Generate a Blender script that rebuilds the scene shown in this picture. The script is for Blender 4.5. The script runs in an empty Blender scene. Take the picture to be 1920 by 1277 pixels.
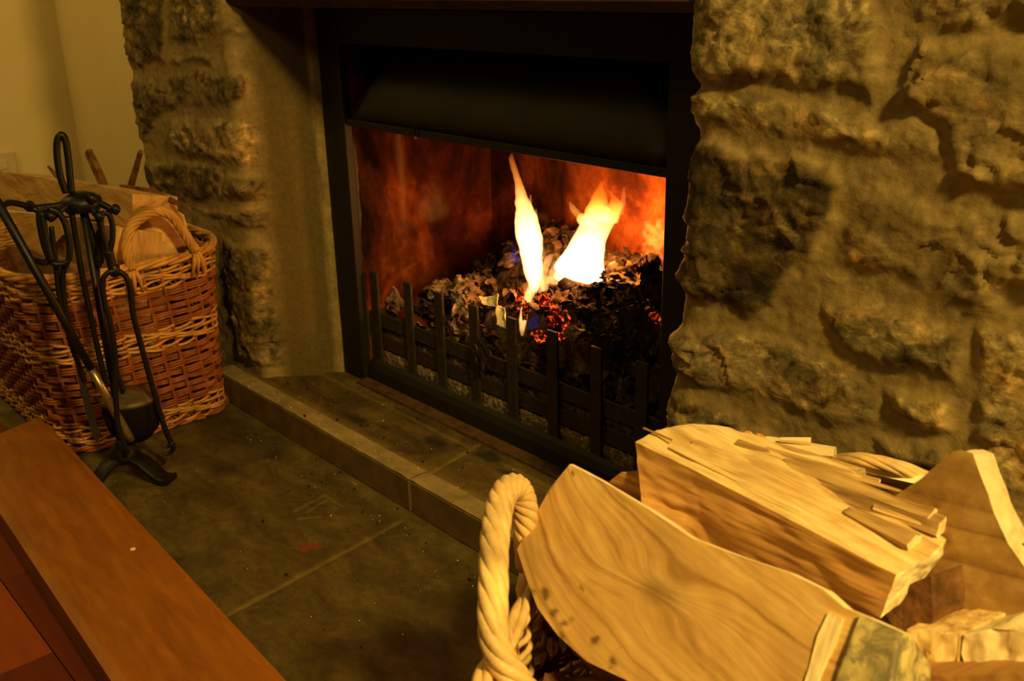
import bpy, math, random
import numpy as np
from mathutils import Vector, Matrix

random.seed(7)
RNG = np.random.default_rng(11)
SC = bpy.context.scene
COL = SC.collection

# ------------------------------------------------------------------ camera
F_PX, CX, CY = 1875.0, 960.0, 638.5
CAM = np.array([1.19, -1.0, 0.807])
def _n(v):
    v = np.array(v, float)
    return v / np.linalg.norm(v)
_ZD = _n((120, 5112, 1875))
_XL = _n((-1790, -645.5, 1875)); _XL = _n(_XL - _ZD * _ZD.dot(_XL))
_Y = np.cross(_ZD, _XL)
AX = np.array([-_XL, _Y, -_ZD])            # rows: world x, y, z seen in (right, down, forward)

cam_d = bpy.data.cameras.new('camera')
cam = bpy.data.objects.new('camera', cam_d)
COL.objects.link(cam)
R = Matrix([[AX[i][0], -AX[i][1], -AX[i][2]] for i in range(3)]).to_4x4()
cam.matrix_world = Matrix.Translation(Vector(CAM)) @ R
cam_d.sensor_width = 36.0
cam_d.lens = 36.0 * F_PX / 1920.0
cam_d.clip_start = 0.02
cam_d.dof.use_dof = True
cam_d.dof.focus_distance = 1.25
cam_d.dof.aperture_fstop = 10.0
SC.camera = cam

# ------------------------------------------------------------------ light
SC.view_settings.view_transform = 'Standard'
SC.view_settings.look = 'None'
SC.view_settings.gamma = 1.0
SC.view_settings.use_curve_mapping = False
SC.view_settings.exposure = 0.0
w = bpy.data.worlds.new('world'); SC.world = w
w.use_nodes = True
w.node_tree.nodes['Background'].inputs[0].default_value = (1.0, 0.62, 0.16, 1)
w.node_tree.nodes['Background'].inputs[1].default_value = 0.015

def lamp(name, kind, loc, power, color, size, look=None):
    d = bpy.data.lights.new(name, kind)
    d.energy = power; d.color = color
    if kind == 'AREA':
        d.shape = 'DISK'; d.size = size
    else:
        d.shadow_soft_size = size
    o = bpy.data.objects.new(name, d); COL.objects.link(o)
    o.location = loc
    if look is not None:
        o.rotation_euler = (Vector(look) - Vector(loc)).to_track_quat('-Z', 'Y').to_euler()
    return o
WARM = (1.0, 0.645, 0.145)
lamp('room_lamp', 'AREA', (2.05, -0.72, 1.75), 57.0, WARM, 0.20, (0.5, -0.3, 0.3))
lamp('ceiling_fill', 'AREA', (0.3, -1.9, 2.2), 7.0, WARM, 0.5, (-0.4, -0.1, 0.2))  # unseen overhead fill, added to lift the left of the room
lamp('plaster_fill', 'AREA', (-1.75, -1.3, 1.9), 9.0, WARM, 0.35, (-2.0, 0.2, 0.7))  # added light, no fitting here: brightens the far plaster walls
# light given off by the two flames
lamp('flame_light_left', 'POINT', (-0.035, 0.135, 0.37), 0.8, (1.0, 0.33, 0.05), 0.025)
lamp('flame_light_right', 'POINT', (0.110, 0.205, 0.40), 5.6, (1.0, 0.35, 0.055), 0.035)
lamp('flame_light_low', 'POINT', (0.03, 0.085, 0.345), 0.35, (1.0, 0.36, 0.08), 0.012)

# ------------------------------------------------------------------ pixel <-> place
def ray(px, py):
    return AX @ np.array([px - CX, py - CY, F_PX])
def oz(px, py, z):
    r = ray(px, py); return CAM + r * ((z - CAM[2]) / r[2])
def oy(px, py, y):
    r = ray(px, py); return CAM + r * ((y - CAM[1]) / r[1])
def ox(px, py, x):
    r = ray(px, py); return CAM + r * ((x - CAM[0]) / r[0])
def opl(px, py, p0, n):
    r = ray(px, py); n = np.array(n, float)
    return CAM + r * (n.dot(np.array(p0) - CAM) / n.dot(r))

# ------------------------------------------------------------------ noise (numpy)
def _h(i, j, k, s):
    n = (i * 374761393 + j * 668265263 + k * 2147483647 + s * 144665 + 12345) & 0xFFFFFFFF
    n = ((n ^ (n >> 13)) * 1274126177) & 0xFFFFFFFF
    n = n ^ (n >> 16)
    return (n & 0xFFFF) / 65535.0
def vnoise(p, seed=0):
    p = np.asarray(p, float)
    i = np.floor(p).astype(np.int64); f = p - i; u = f * f * (3 - 2 * f)
    r = 0
    for a in (0, 1):
        wa = u[..., 0] if a else 1 - u[..., 0]
        for b in (0, 1):
            wb = u[..., 1] if b else 1 - u[..., 1]
            for c in (0, 1):
                wc = u[..., 2] if c else 1 - u[..., 2]
                r = r + wa * wb * wc * _h(i[..., 0] + a, i[..., 1] + b, (i[..., 2] + c) * 7 + 3, seed)
    return r * 2 - 1
def fbm(p, octs=4, seed=0, gain=0.5):
    p = np.asarray(p, float); a = 1; s = 0; t = 0
    for o in range(octs):
        s = s + a * vnoise(p, seed + o * 17); t += a; a *= gain; p = p * 2.03 + 5.1
    return s / t
def ridged(p, octs=4, seed=0):
    p = np.asarray(p, float); a = 1; s = 0; t = 0
    for o in range(octs):
        s = s + a * (1 - np.abs(vnoise(p, seed + o * 13)) * 2); t += a; a *= 0.5; p = p * 2.1 + 3.3
    return s / t
def sstep(a, b, x):
    t = np.clip((x - a) / (b - a), 0, 1); return t * t * (3 - 2 * t)
def facets(P, cell, tilt, off, seed):
    """broken-rock facets: every point takes the tilted plane of its nearest seed"""
    cell = np.array(cell, float); g = P / cell; gi = np.floor(g).astype(np.int64)
    best = np.full(len(P), 1e9); h = np.zeros(len(P))
    for dx in (-1, 0, 1):
        for dy in (-1, 0, 1):
            i = gi[:, 0] + dx; j = gi[:, 1] + dy; k = np.zeros_like(i)
            sx = i + _h(i, j, k + 1, seed); sy = j + _h(i, j, k + 2, seed)
            ex = g[:, 0] - sx; ey = g[:, 1] - sy; d = ex * ex + ey * ey
            hh = (_h(i, j, k + 3, seed) - .5) * 2 * off + (_h(i, j, k + 4, seed) - .5) * 2 * tilt * ex * cell[0] + (_h(i, j, k + 5, seed) - .5) * 2 * tilt * ey * cell[1]
            m = d < best; best = np.where(m, d, best); h = np.where(m, hh, h)
    return h
def seg_dist_poly(P, poly):
    """signed distance (positive inside) of points P (n,2) to polygon"""
    poly = np.asarray(poly, float); n = len(poly)
    d = np.full(len(P), 1e9); inside = np.zeros(len(P), bool)
    for a in range(n):
        p0 = poly[a]; p1 = poly[(a + 1) % n]; e = p1 - p0
        w_ = P - p0
        t = np.clip((w_ @ e) / (e @ e + 1e-12), 0, 1)
        d = np.minimum(d, np.linalg.norm(w_ - t[:, None] * e, axis=1))
        c = ((p0[1] > P[:, 1]) != (p1[1] > P[:, 1]))
        xi = e[0] * (P[:, 1] - p0[1]) / (e[1] if abs(e[1]) > 1e-12 else 1e-12) + p0[0]
        inside ^= c & (P[:, 0] < xi)
    return np.where(inside, d, -d)

# ------------------------------------------------------------------ objects
def mobj(name, verts, faces, mats, parent=None, smooth=True, mi=None, gc=None, tone=None):
    me = bpy.data.meshes.new(name)
    verts = np.asarray(verts, float)
    me.from_pydata(verts.tolist(), [], [tuple(int(i) for i in f) for f in faces])
    for m in (mats if isinstance(mats, (list, tuple)) else [mats]):
        me.materials.append(m)
    if mi is not None:
        me.polygons.foreach_set('material_index', np.asarray(mi, dtype=np.int32))
    if smooth:
        me.polygons.foreach_set('use_smooth', np.ones(len(me.polygons), bool))
    if gc is not None:
        a = me.attributes.new('gc', 'FLOAT_VECTOR', 'POINT')
        a.data.foreach_set('vector', np.asarray(gc, np.float32).ravel())
    if tone is not None:
        a = me.attributes.new('tone', 'FLOAT_VECTOR', 'POINT')
        a.data.foreach_set('vector', np.asarray(tone, np.float32).ravel())
    me.update()
    o = bpy.data.objects.new(name, me)
    COL.objects.link(o)
    if parent is not None:
        o.parent = parent
        o.matrix_parent_inverse = parent.matrix_basis.inverted()
    return o
def tag(o, label, cat, group=None):
    o['label'] = label; o['category'] = cat
    if group: o['group'] = group
    return o
def struct(o, label=None):
    o['kind'] = 'structure'
    if label: o['label'] = label
    return o
def root(name, loc, label, cat, group=None):
    o = bpy.data.objects.new(name, None); COL.objects.link(o)
    o.empty_display_size = 0.03
    o.location = loc
    return tag(o, label, cat, group)

class MB:
    def __init__(s): s.v = []; s.f = []; s.m = []; s.n = 0
    def add(s, v, f, m=0):
        v = np.asarray(v, float).reshape(-1, 3)
        s.v.append(v)
        for q in f: s.f.append(tuple(i + s.n for i in q)); s.m.append(m)
        s.n += len(v)
    def box(s, lo, hi, m=0, rot=0.0, c=None, bev=0.0):
        lo = np.array(lo, float); hi = np.array(hi, float)
        if bev > 0:
            b = min(bev, 0.45 * float((hi - lo).min()))
            ctr = (lo + hi) / 2; hs = (hi - lo) / 2
            vs = []; idx = {}
            for sx in (-1, 1):
                for sy in (-1, 1):
                    for sz in (-1, 1):
                        for ax in range(3):
                            p = np.array([sx, sy, sz]) * (hs - b); p[ax] += (sx, sy, sz)[ax] * b
                            idx[(sx, sy, sz, ax)] = len(vs); vs.append(p + ctr)
            fs = []
            for ax in range(3):
                o1, o2 = [a for a in range(3) if a != ax]
                for sg in (-1, 1):
                    q = []
                    for a, bb in ((-1, -1), (1, -1), (1, 1), (-1, 1)):
                        k = [0, 0, 0]; k[ax] = sg; k[o1] = a; k[o2] = bb
                        q.append(idx[(k[0], k[1], k[2], ax)])
                    fs.append(q)
            for ax in range(3):
                o1, o2 = [a for a in range(3) if a != ax]
                for a in (-1, 1):
                    for bb in (-1, 1):
                        q = []
                        for sg, o in ((-1, o1), (1, o1), (1, o2), (-1, o2)):
                            k = [0, 0, 0]; k[ax] = sg; k[o1] = a; k[o2] = bb
                            q.append(idx[(k[0], k[1], k[2], o)])
                        fs.append(q)
            for sx in (-1, 1):
                for sy in (-1, 1):
                    for sz in (-1, 1):
                        fs.append([idx[(sx, sy, sz, a)] for a in range(3)])
            vs = np.array(vs)
        else:
            vs = np.array([[x, y, z] for x in (lo[0], hi[0]) for y in (lo[1], hi[1]) for z in (lo[2], hi[2])])
            fs = [(0, 1, 3, 2), (4, 6, 7, 5), (0, 4, 5, 1), (2, 3, 7, 6), (0, 2, 6, 4), (1, 5, 7, 3)]
        if rot:
            cc = (lo + hi) / 2 if c is None else np.array(c, float)
            d = vs - cc; ca, sa = math.cos(rot), math.sin(rot)
            vs = np.stack([d[:, 0] * ca - d[:, 1] * sa, d[:, 0] * sa + d[:, 1] * ca, d[:, 2]], 1) + cc
        s.add(vs, fs, m)
    def tube(s, pts, r, n=8, m=0, closed=False, flat=None, cap=True):
        """tube along points; r scalar or list; flat=(a,b) scales the section"""
        P = np.asarray(pts, float); L = len(P)
        r = np.full(L, r, float) if np.isscalar(r) else np.interp(np.linspace(0, 1, L), np.linspace(0, 1, len(r)), np.asarray(r, float))
        T = np.zeros_like(P)
        if closed:
            T = np.roll(P, -1, 0) - np.roll(P, 1, 0)
        else:
            T[1:-1] = P[2:] - P[:-2]; T[0] = P[1] - P[0]; T[-1] = P[-1] - P[-2]
        T /= np.linalg.norm(T, axis=1)[:, None] + 1e-12
        up = np.array([0, 0, 1.0]) if abs(T[0][2]) < 0.9 else np.array([0, 1.0, 0])
        N = np.zeros_like(P); u = up - T[0] * up.dot(T[0]); u /= np.linalg.norm(u)
        for i in range(L):
            u = u - T[i] * u.dot(T[i]); u /= np.linalg.norm(u) + 1e-12; N[i] = u
        Bn = np.cross(T, N)
        a = np.linspace(0, 2 * math.pi, n, endpoint=False)
        fa, fb = flat if flat else (1, 1)
        V = (P[:, None, :] + r[:, None, None] * (fa * np.cos(a)[None, :, None] * N[:, None, :] + fb * np.sin(a)[None, :, None] * Bn[:, None, :]))
        fs = []
        rng = L if closed else L - 1
        for i in range(rng):
            j = (i + 1) % L
            for k in range(n):
                k2 = (k + 1) % n
                fs.append((i * n + k, i * n + k2, j * n + k2, j * n + k))
        if cap and not closed:
            fs.append(tuple(range(n - 1, -1, -1))); fs.append(tuple((L - 1) * n + k for k in range(n)))
        s.add(V, fs, m)
    def lathe(s, prof, c, n=24, m=0, axis=None):
        """prof: list of (r, z); axis optional direction"""
        c = np.array(c, float)
        ax = _n(axis) if axis is not None else np.array([0, 0, 1.0])
        t = np.array([1.0, 0, 0]) if abs(ax[0]) < 0.9 else np.array([0, 1.0, 0])
        e1 = _n(np.cross(ax, t)); e2 = np.cross(ax, e1)
        V = []
        for r, z in prof:
            for k in range(n):
                a = 2 * math.pi * k / n
                V.append(c + ax * z + r * (math.cos(a) * e1 + math.sin(a) * e2))
        fs = []
        for i in range(len(prof) - 1):
            for k in range(n):
                k2 = (k + 1) % n
                fs.append((i * n + k, i * n + k2, (i + 1) * n + k2, (i + 1) * n + k))
        fs.append(tuple(range(n - 1, -1, -1))); fs.append(tuple((len(prof) - 1) * n + k for k in range(n)))
        s.add(V, fs, m)
    def ball(s, c, r, n=12, m=0):
        pr = [(r * math.sin(math.pi * i / 8) + 1e-5, -r * math.cos(math.pi * i / 8)) for i in range(9)]
        s.lathe(pr, c, n, m)
    def build(s, name, mats, parent=None, smooth=True, **k):
        return mobj(name, np.concatenate(s.v), s.f, mats, parent, smooth, mi=s.m, **k)

def smooth_path(pts, n=40, closed=False):
    P = np.asarray(pts, float)
    if closed: P = np.vstack([P[-1], P, P[0], P[1]])
    else: P = np.vstack([2 * P[0] - P[1], P, 2 * P[-1] - P[-2]])
    segs = len(P) - 3; out = []
    for i in range(segs):
        m = max(2, n // segs)
        for t in np.linspace(0, 1, m, endpoint=False):
            a, b, c, d = P[i:i + 4]
            out.append(0.5 * ((2 * b) + (-a + c) * t + (2 * a - 5 * b + 4 * c - d) * t * t + (-a + 3 * b - 3 * c + d) * t ** 3))
    if not closed: out.append(P[-2])
    return np.array(out)

# ------------------------------------------------------------------ materials
def newmat(name):
    m = bpy.data.materials.new(name); m.use_nodes = True
    nt = m.node_tree; b = nt.nodes['Principled BSDF']
    return m, nt, b
def N(nt, t, **k):
    n = nt.nodes.new(t)
    for a, v in k.items():
        if a.startswith('i_'): n.inputs[a[2:].replace('_', ' ')].default_value = v
        else: setattr(n, a, v)
    return n
def ramp(nt, src, stops):
    r = N(nt, 'ShaderNodeValToRGB'); e = r.color_ramp.elements
    while len(e) < len(stops): e.new(0.5)
    for x, (p, c) in zip(e, stops):
        x.position = p; x.color = (*c, 1) if len(c) == 3 else c
    nt.links.new(src, r.inputs[0]); return r
def bump(nt, b, src, strength, dist, prev=None):
    n = N(nt, 'ShaderNodeBump'); n.inputs['Strength'].default_value = strength; n.inputs['Distance'].default_value = dist
    nt.links.new(src, n.inputs['Height'])
    if prev is not None: nt.links.new(prev.outputs[0], n.inputs['Normal'])
    nt.links.new(n.outputs[0], b.inputs['Normal']); return n
def mixc(nt, fac, a, b, mode='MIX'):
    m = N(nt, 'ShaderNodeMix', data_type='RGBA', blend_type=mode)
    for s, v in ((0, fac), (6, a), (7, b)):
        if hasattr(v, 'links') or hasattr(v, 'is_linked'): nt.links.new(v, m.inputs[s])
        else: m.inputs[s].default_value = v if s == 0 else (*v, 1)
    return m.outputs[2]
def objco(nt, scale=(1, 1, 1)):
    t = N(nt, 'ShaderNodeTexCoord'); mp = N(nt, 'ShaderNodeMapping')
    mp.inputs['Scale'].default_value = scale
    nt.links.new(t.outputs['Object'], mp.inputs[0]); return mp.outputs[0]
def noise(nt, co, scale, detail=6, rough=0.55, dist=0.0):
    n = N(nt, 'ShaderNodeTexNoise'); n.inputs['Scale'].default_value = scale
    n.inputs['Detail'].default_value = detail; n.inputs['Roughness'].default_value = rough
    n.inputs['Distortion'].default_value = dist
    nt.links.new(co, n.inputs['Vector']); return n.outputs['Fac']

def simple(name, c, rough=0.6, metal=0.0, nscale=40, var=0.25, bstr=0.2, bdist=0.002, spec=0.5):
    m, nt, b = newmat(name); co = objco(nt)
    f = noise(nt, co, nscale)
    lo = tuple(x * (1 - var) for x in c); hi = tuple(min(1, x * (1 + var)) for x in c)
    r = ramp(nt, f, [(0.3, lo), (0.7, hi)])
    nt.links.new(r.outputs[0], b.inputs['Base Color'])
    b.inputs['Roughness'].default_value = rough; b.inputs['Metallic'].default_value = metal
    b.inputs['Specular IOR Level'].default_value = spec
    if bstr: bump(nt, b, f, bstr, bdist)
    return m

def mat_stone():
    """rubble wall: 'tone' attribute = (stone mask, random per stone, streak)"""
    m, nt, b = newmat('rubble_stone'); co = objco(nt)
    at = N(nt, 'ShaderNodeAttribute', attribute_name='tone')
    sp = N(nt, 'ShaderNodeSeparateXYZ'); nt.links.new(at.outputs['Vector'], sp.inputs[0])
    n1 = noise(nt, co, 16, 8, 0.62, 0.6); n2 = noise(nt, co, 120, 6, 0.6)
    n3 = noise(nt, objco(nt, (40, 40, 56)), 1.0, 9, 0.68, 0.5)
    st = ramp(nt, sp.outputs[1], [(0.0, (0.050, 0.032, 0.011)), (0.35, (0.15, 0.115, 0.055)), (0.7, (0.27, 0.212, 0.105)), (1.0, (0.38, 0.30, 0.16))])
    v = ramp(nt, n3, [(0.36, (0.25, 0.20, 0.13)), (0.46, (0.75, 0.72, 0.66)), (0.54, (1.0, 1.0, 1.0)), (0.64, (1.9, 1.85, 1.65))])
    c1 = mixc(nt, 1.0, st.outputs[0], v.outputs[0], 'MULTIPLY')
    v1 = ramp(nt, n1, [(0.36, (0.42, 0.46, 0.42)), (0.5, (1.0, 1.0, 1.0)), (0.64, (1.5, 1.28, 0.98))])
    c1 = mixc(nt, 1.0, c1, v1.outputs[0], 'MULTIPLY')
    mo = ramp(nt, n1, [(0.32, (0.15, 0.108, 0.042)), (0.66, (0.27, 0.20, 0.088))])
    c2 = mixc(nt, sp.outputs[0], mo.outputs[0], c1)
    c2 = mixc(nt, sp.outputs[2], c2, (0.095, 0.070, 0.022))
    g = ramp(nt, n2, [(0.3, (0.78, 0.78, 0.78)), (0.7, (1.18, 1.18, 1.18))])
    c3 = mixc(nt, 1.0, c2, g.outputs[0], 'MULTIPLY')
    nt.links.new(c3, b.inputs['Base Color'])
    b.inputs['Roughness'].default_value = 0.8
    b.inputs['Specular IOR Level'].default_value = 0.25
    p = bump(nt, b, n3, 0.5, 0.003)
    bump(nt, b, n2, 0.45, 0.002, p)
    return m
M_STONE = mat_stone()

def mat_slate(name, base, dark, sc=9):
    m, nt, b = newmat(name); co = objco(nt)
    n1 = noise(nt, objco(nt, (1, 2.2, 1)), sc, 8, 0.62, 0.8); n2 = noise(nt, co, 70, 5, 0.6)
    n3 = noise(nt, co, 420, 2, 0.5)
    r = ramp(nt, n1, [(0.30, dark), (0.52, tuple((a + c) / 2 for a, c in zip(base, dark))), (0.68, base)])
    g = ramp(nt, n2, [(0.3, (0.75, 0.75, 0.75)), (0.7, (1.2, 1.2, 1.2))])
    c = mixc(nt, 1.0, r.outputs[0], g.outputs[0], 'MULTIPLY')
    s = ramp(nt, n3, [(0.70, (0, 0, 0)), (0.76, (1, 1, 1))])
    c = mixc(nt, s.outputs[0], c, tuple(min(1, x * 2.4) for x in base))
    at = N(nt, 'ShaderNodeAttribute', attribute_name='tone')
    sp = N(nt, 'ShaderNodeSeparateXYZ'); nt.links.new(at.outputs['Vector'], sp.inputs[0])
    c = mixc(nt, sp.outputs[0], c, tuple(x * 1.9 for x in base))          # mortar in the joints
    c = mixc(nt, sp.outputs[1], c, (0.02, 0.016, 0.01))                    # soot marks
    c = mixc(nt, sp.outputs[2], c, (0.25, 0.02, 0.012))                    # red paint smear
    nt.links.new(c, b.inputs['Base Color'])
    b.inputs['Roughness'].default_value = 0.62; b.inputs['Specular IOR Level'].default_value = 0.3
    p = bump(nt, b, n1, 0.4, 0.004); bump(nt, b, n2, 0.3, 0.0012, p)
    return m
M_SLATE = mat_slate('slate_slab', (0.118, 0.088, 0.027), (0.040, 0.028, 0.007))
M_HEARTH = mat_slate('hearth_slab', (0.135, 0.095, 0.028), (0.032, 0.022, 0.007), 8)
M_KERB = simple('kerb_stone', (0.115, 0.072, 0.022), 0.75, 0, 30, 0.25, 0.4, 0.002, 0.2)
M_KTOP = simple('kerb_mortar_top', (0.24, 0.185, 0.085), 0.8, 0, 30, 0.3, 0.5, 0.002, 0.2)

def mat_plaster():
    m, nt, b = newmat('cream_plaster'); co = objco(nt)
    f = noise(nt, co, 4, 4); f2 = noise(nt, co, 240, 3)
    r = ramp(nt, f, [(0.3, (0.72, 0.60, 0.34)), (0.7, (0.77, 0.65, 0.38))])
    nt.links.new(r.outputs[0], b.inputs['Base Color']); b.inputs['Roughness'].default_value = 0.85
    b.inputs['Specular IOR Level'].default_value = 0.2
    bump(nt, b, f2, 0.2, 0.001); return m
M_PLASTER = mat_plaster()
M_RENDER = simple('smooth_render', (0.22, 0.165, 0.085), 0.8, 0, 18, 0.25, 0.5, 0.003, 0.2)
M_FILLET = simple('mortar_fillet', (0.34, 0.27, 0.15), 0.8, 0, 40, 0.2, 0.5, 0.002, 0.2)
M_BLACK = simple('black_steel', (0.006, 0.005, 0.003), 0.6, 0.0, 60, 0.4, 0.2, 0.001, 0.35)
M_HOOD = simple('sooty_hood_steel', (0.012, 0.0105, 0.005), 0.6, 0.0, 14, 0.4, 0.1, 0.001, 0.3)
M_GRATE = simple('grate_iron', (0.022, 0.015, 0.008), 0.6, 0.0, 90, 0.5, 0.4, 0.001, 0.35)
M_IRON = simple('wrought_iron', (0.006, 0.005, 0.003), 0.45, 0.0, 120, 0.4, 0.35, 0.001, 0.3)
M_BRASS = simple('rubbed_steel_rod', (0.30, 0.23, 0.13), 0.35, 0.8, 60, 0.35, 0.2, 0.0005)
M_BRISTLE = simple('dark_bristle', (0.007, 0.005, 0.003), 0.95, 0, 300, 0.5, 0.8, 0.002, 0.1)
M_CAPW = simple('brush_head_top', (0.075, 0.052, 0.022), 0.5, 0, 60, 0.3, 0.2, 0.001)

def mat_firebox():
    m, nt, b = newmat('firebox_panel'); co = objco(nt)
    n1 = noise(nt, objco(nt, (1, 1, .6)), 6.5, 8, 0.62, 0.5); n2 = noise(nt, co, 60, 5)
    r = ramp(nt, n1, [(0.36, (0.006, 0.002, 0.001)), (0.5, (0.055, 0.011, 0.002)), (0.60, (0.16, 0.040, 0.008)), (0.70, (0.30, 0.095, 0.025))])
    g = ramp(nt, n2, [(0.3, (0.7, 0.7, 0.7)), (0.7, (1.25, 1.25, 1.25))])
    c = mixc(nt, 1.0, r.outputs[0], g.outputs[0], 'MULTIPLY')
    at = N(nt, 'ShaderNodeAttribute', attribute_name='tone')
    sp = N(nt, 'ShaderNodeSeparateXYZ'); nt.links.new(at.outputs['Vector'], sp.inputs[0])
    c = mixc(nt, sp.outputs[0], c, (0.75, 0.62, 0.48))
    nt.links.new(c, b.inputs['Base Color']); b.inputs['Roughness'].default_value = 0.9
    b.inputs['Specular IOR Level'].default_value = 0.08
    bump(nt, b, n2, 0.3, 0.0015); return m
M_FIREBOX = mat_firebox()

def mat_ash(name, lo, mid, hi, sc=60):
    m, nt, b = newmat(name); co = objco(nt)
    n1 = noise(nt, co, sc, 8, 0.7, 0.8)
    r = ramp(nt, n1, [(0.33, lo), (0.5, mid), (0.68, hi)])
    nt.links.new(r.outputs[0], b.inputs['Base Color']); b.inputs['Roughness'].default_value = 0.9
    b.inputs['Specular IOR Level'].default_value = 0.15
    bump(nt, b, n1, 0.8, 0.004); return m
M_ASHHEAP = mat_ash('charred_heap', (0.010, 0.007, 0.005), (0.040, 0.026, 0.016), (0.15, 0.10, 0.06))
M_CHAR = mat_ash('charred_paper', (0.008, 0.005, 0.003), (0.022, 0.014, 0.009), (0.10, 0.062, 0.036), 45)
M_GREYP = mat_ash('grey_ash_paper', (0.05, 0.033, 0.02), (0.20, 0.13, 0.08), (0.40, 0.28, 0.19), 35)
M_BROWNP = mat_ash('brown_burnt_paper', (0.02, 0.012, 0.007), (0.075, 0.045, 0.026), (0.20, 0.13, 0.08), 40)
M_PALEP = mat_ash('unburnt_paper', (0.62, 0.50, 0.34), (0.74, 0.62, 0.44), (0.82, 0.72, 0.55), 20)
M_WHITEASH = mat_ash('pale_wood_ash', (0.03, 0.02, 0.012), (0.20, 0.15, 0.08), (0.55, 0.44, 0.28), 160)
M_CRUMB = mat_ash('charcoal_crumb', (0.008, 0.006, 0.004), (0.02, 0.015, 0.01), (0.05, 0.04, 0.03), 90)

def mat_ember():
    m, nt, b = newmat('glowing_ember'); co = objco(nt)
    n1 = noise(nt, co, 52, 5, 0.65, 2.0)
    r = ramp(nt, n1, [(0.3, (0.01, 0.007, 0.005)), (0.7, (0.06, 0.04, 0.03))])
    nt.links.new(r.outputs[0], b.inputs['Base Color']); b.inputs['Roughness'].default_value = 0.9
    e = ramp(nt, n1, [(0.47, (0, 0, 0)), (0.52, (0.15, 0.004, 0.0)), (0.58, (0.9, 0.04, 0.004)), (0.65, (1.0, 0.22, 0.03))])
    nt.links.new(e.outputs[0], b.inputs['Emission Color']); b.inputs['Emission Strength'].default_value = 1.6
    bump(nt, b, n1, 0.7, 0.004); return m
M_EMBER = mat_ember()

def mat_flame(name, zlo, zhi, stops, dens=1.0, core=60.0):
    """burning gas: a volume that only emits; nothing else in the mesh"""
    m = bpy.data.materials.new(name); m.use_nodes = True; nt = m.node_tree
    nt.nodes.clear()
    out = N(nt, 'ShaderNodeOutputMaterial'); em = N(nt, 'ShaderNodeEmission')
    g = N(nt, 'ShaderNodeTexCoord'); sp = N(nt, 'ShaderNodeSeparateXYZ'); nt.links.new(g.outputs['Object'], sp.inputs[0])
    mr = N(nt, 'ShaderNodeMapRange'); mr.inputs['From Min'].default_value = zlo; mr.inputs['From Max'].default_value = zhi
    nt.links.new(sp.outputs[2], mr.inputs[0])
    r = ramp(nt, mr.outputs[0], stops)
    nt.links.new(r.outputs[0], em.inputs[0]); em.inputs[1].default_value = core
    nt.links.new(em.outputs[0], out.inputs['Volume'])
    return m

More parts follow.
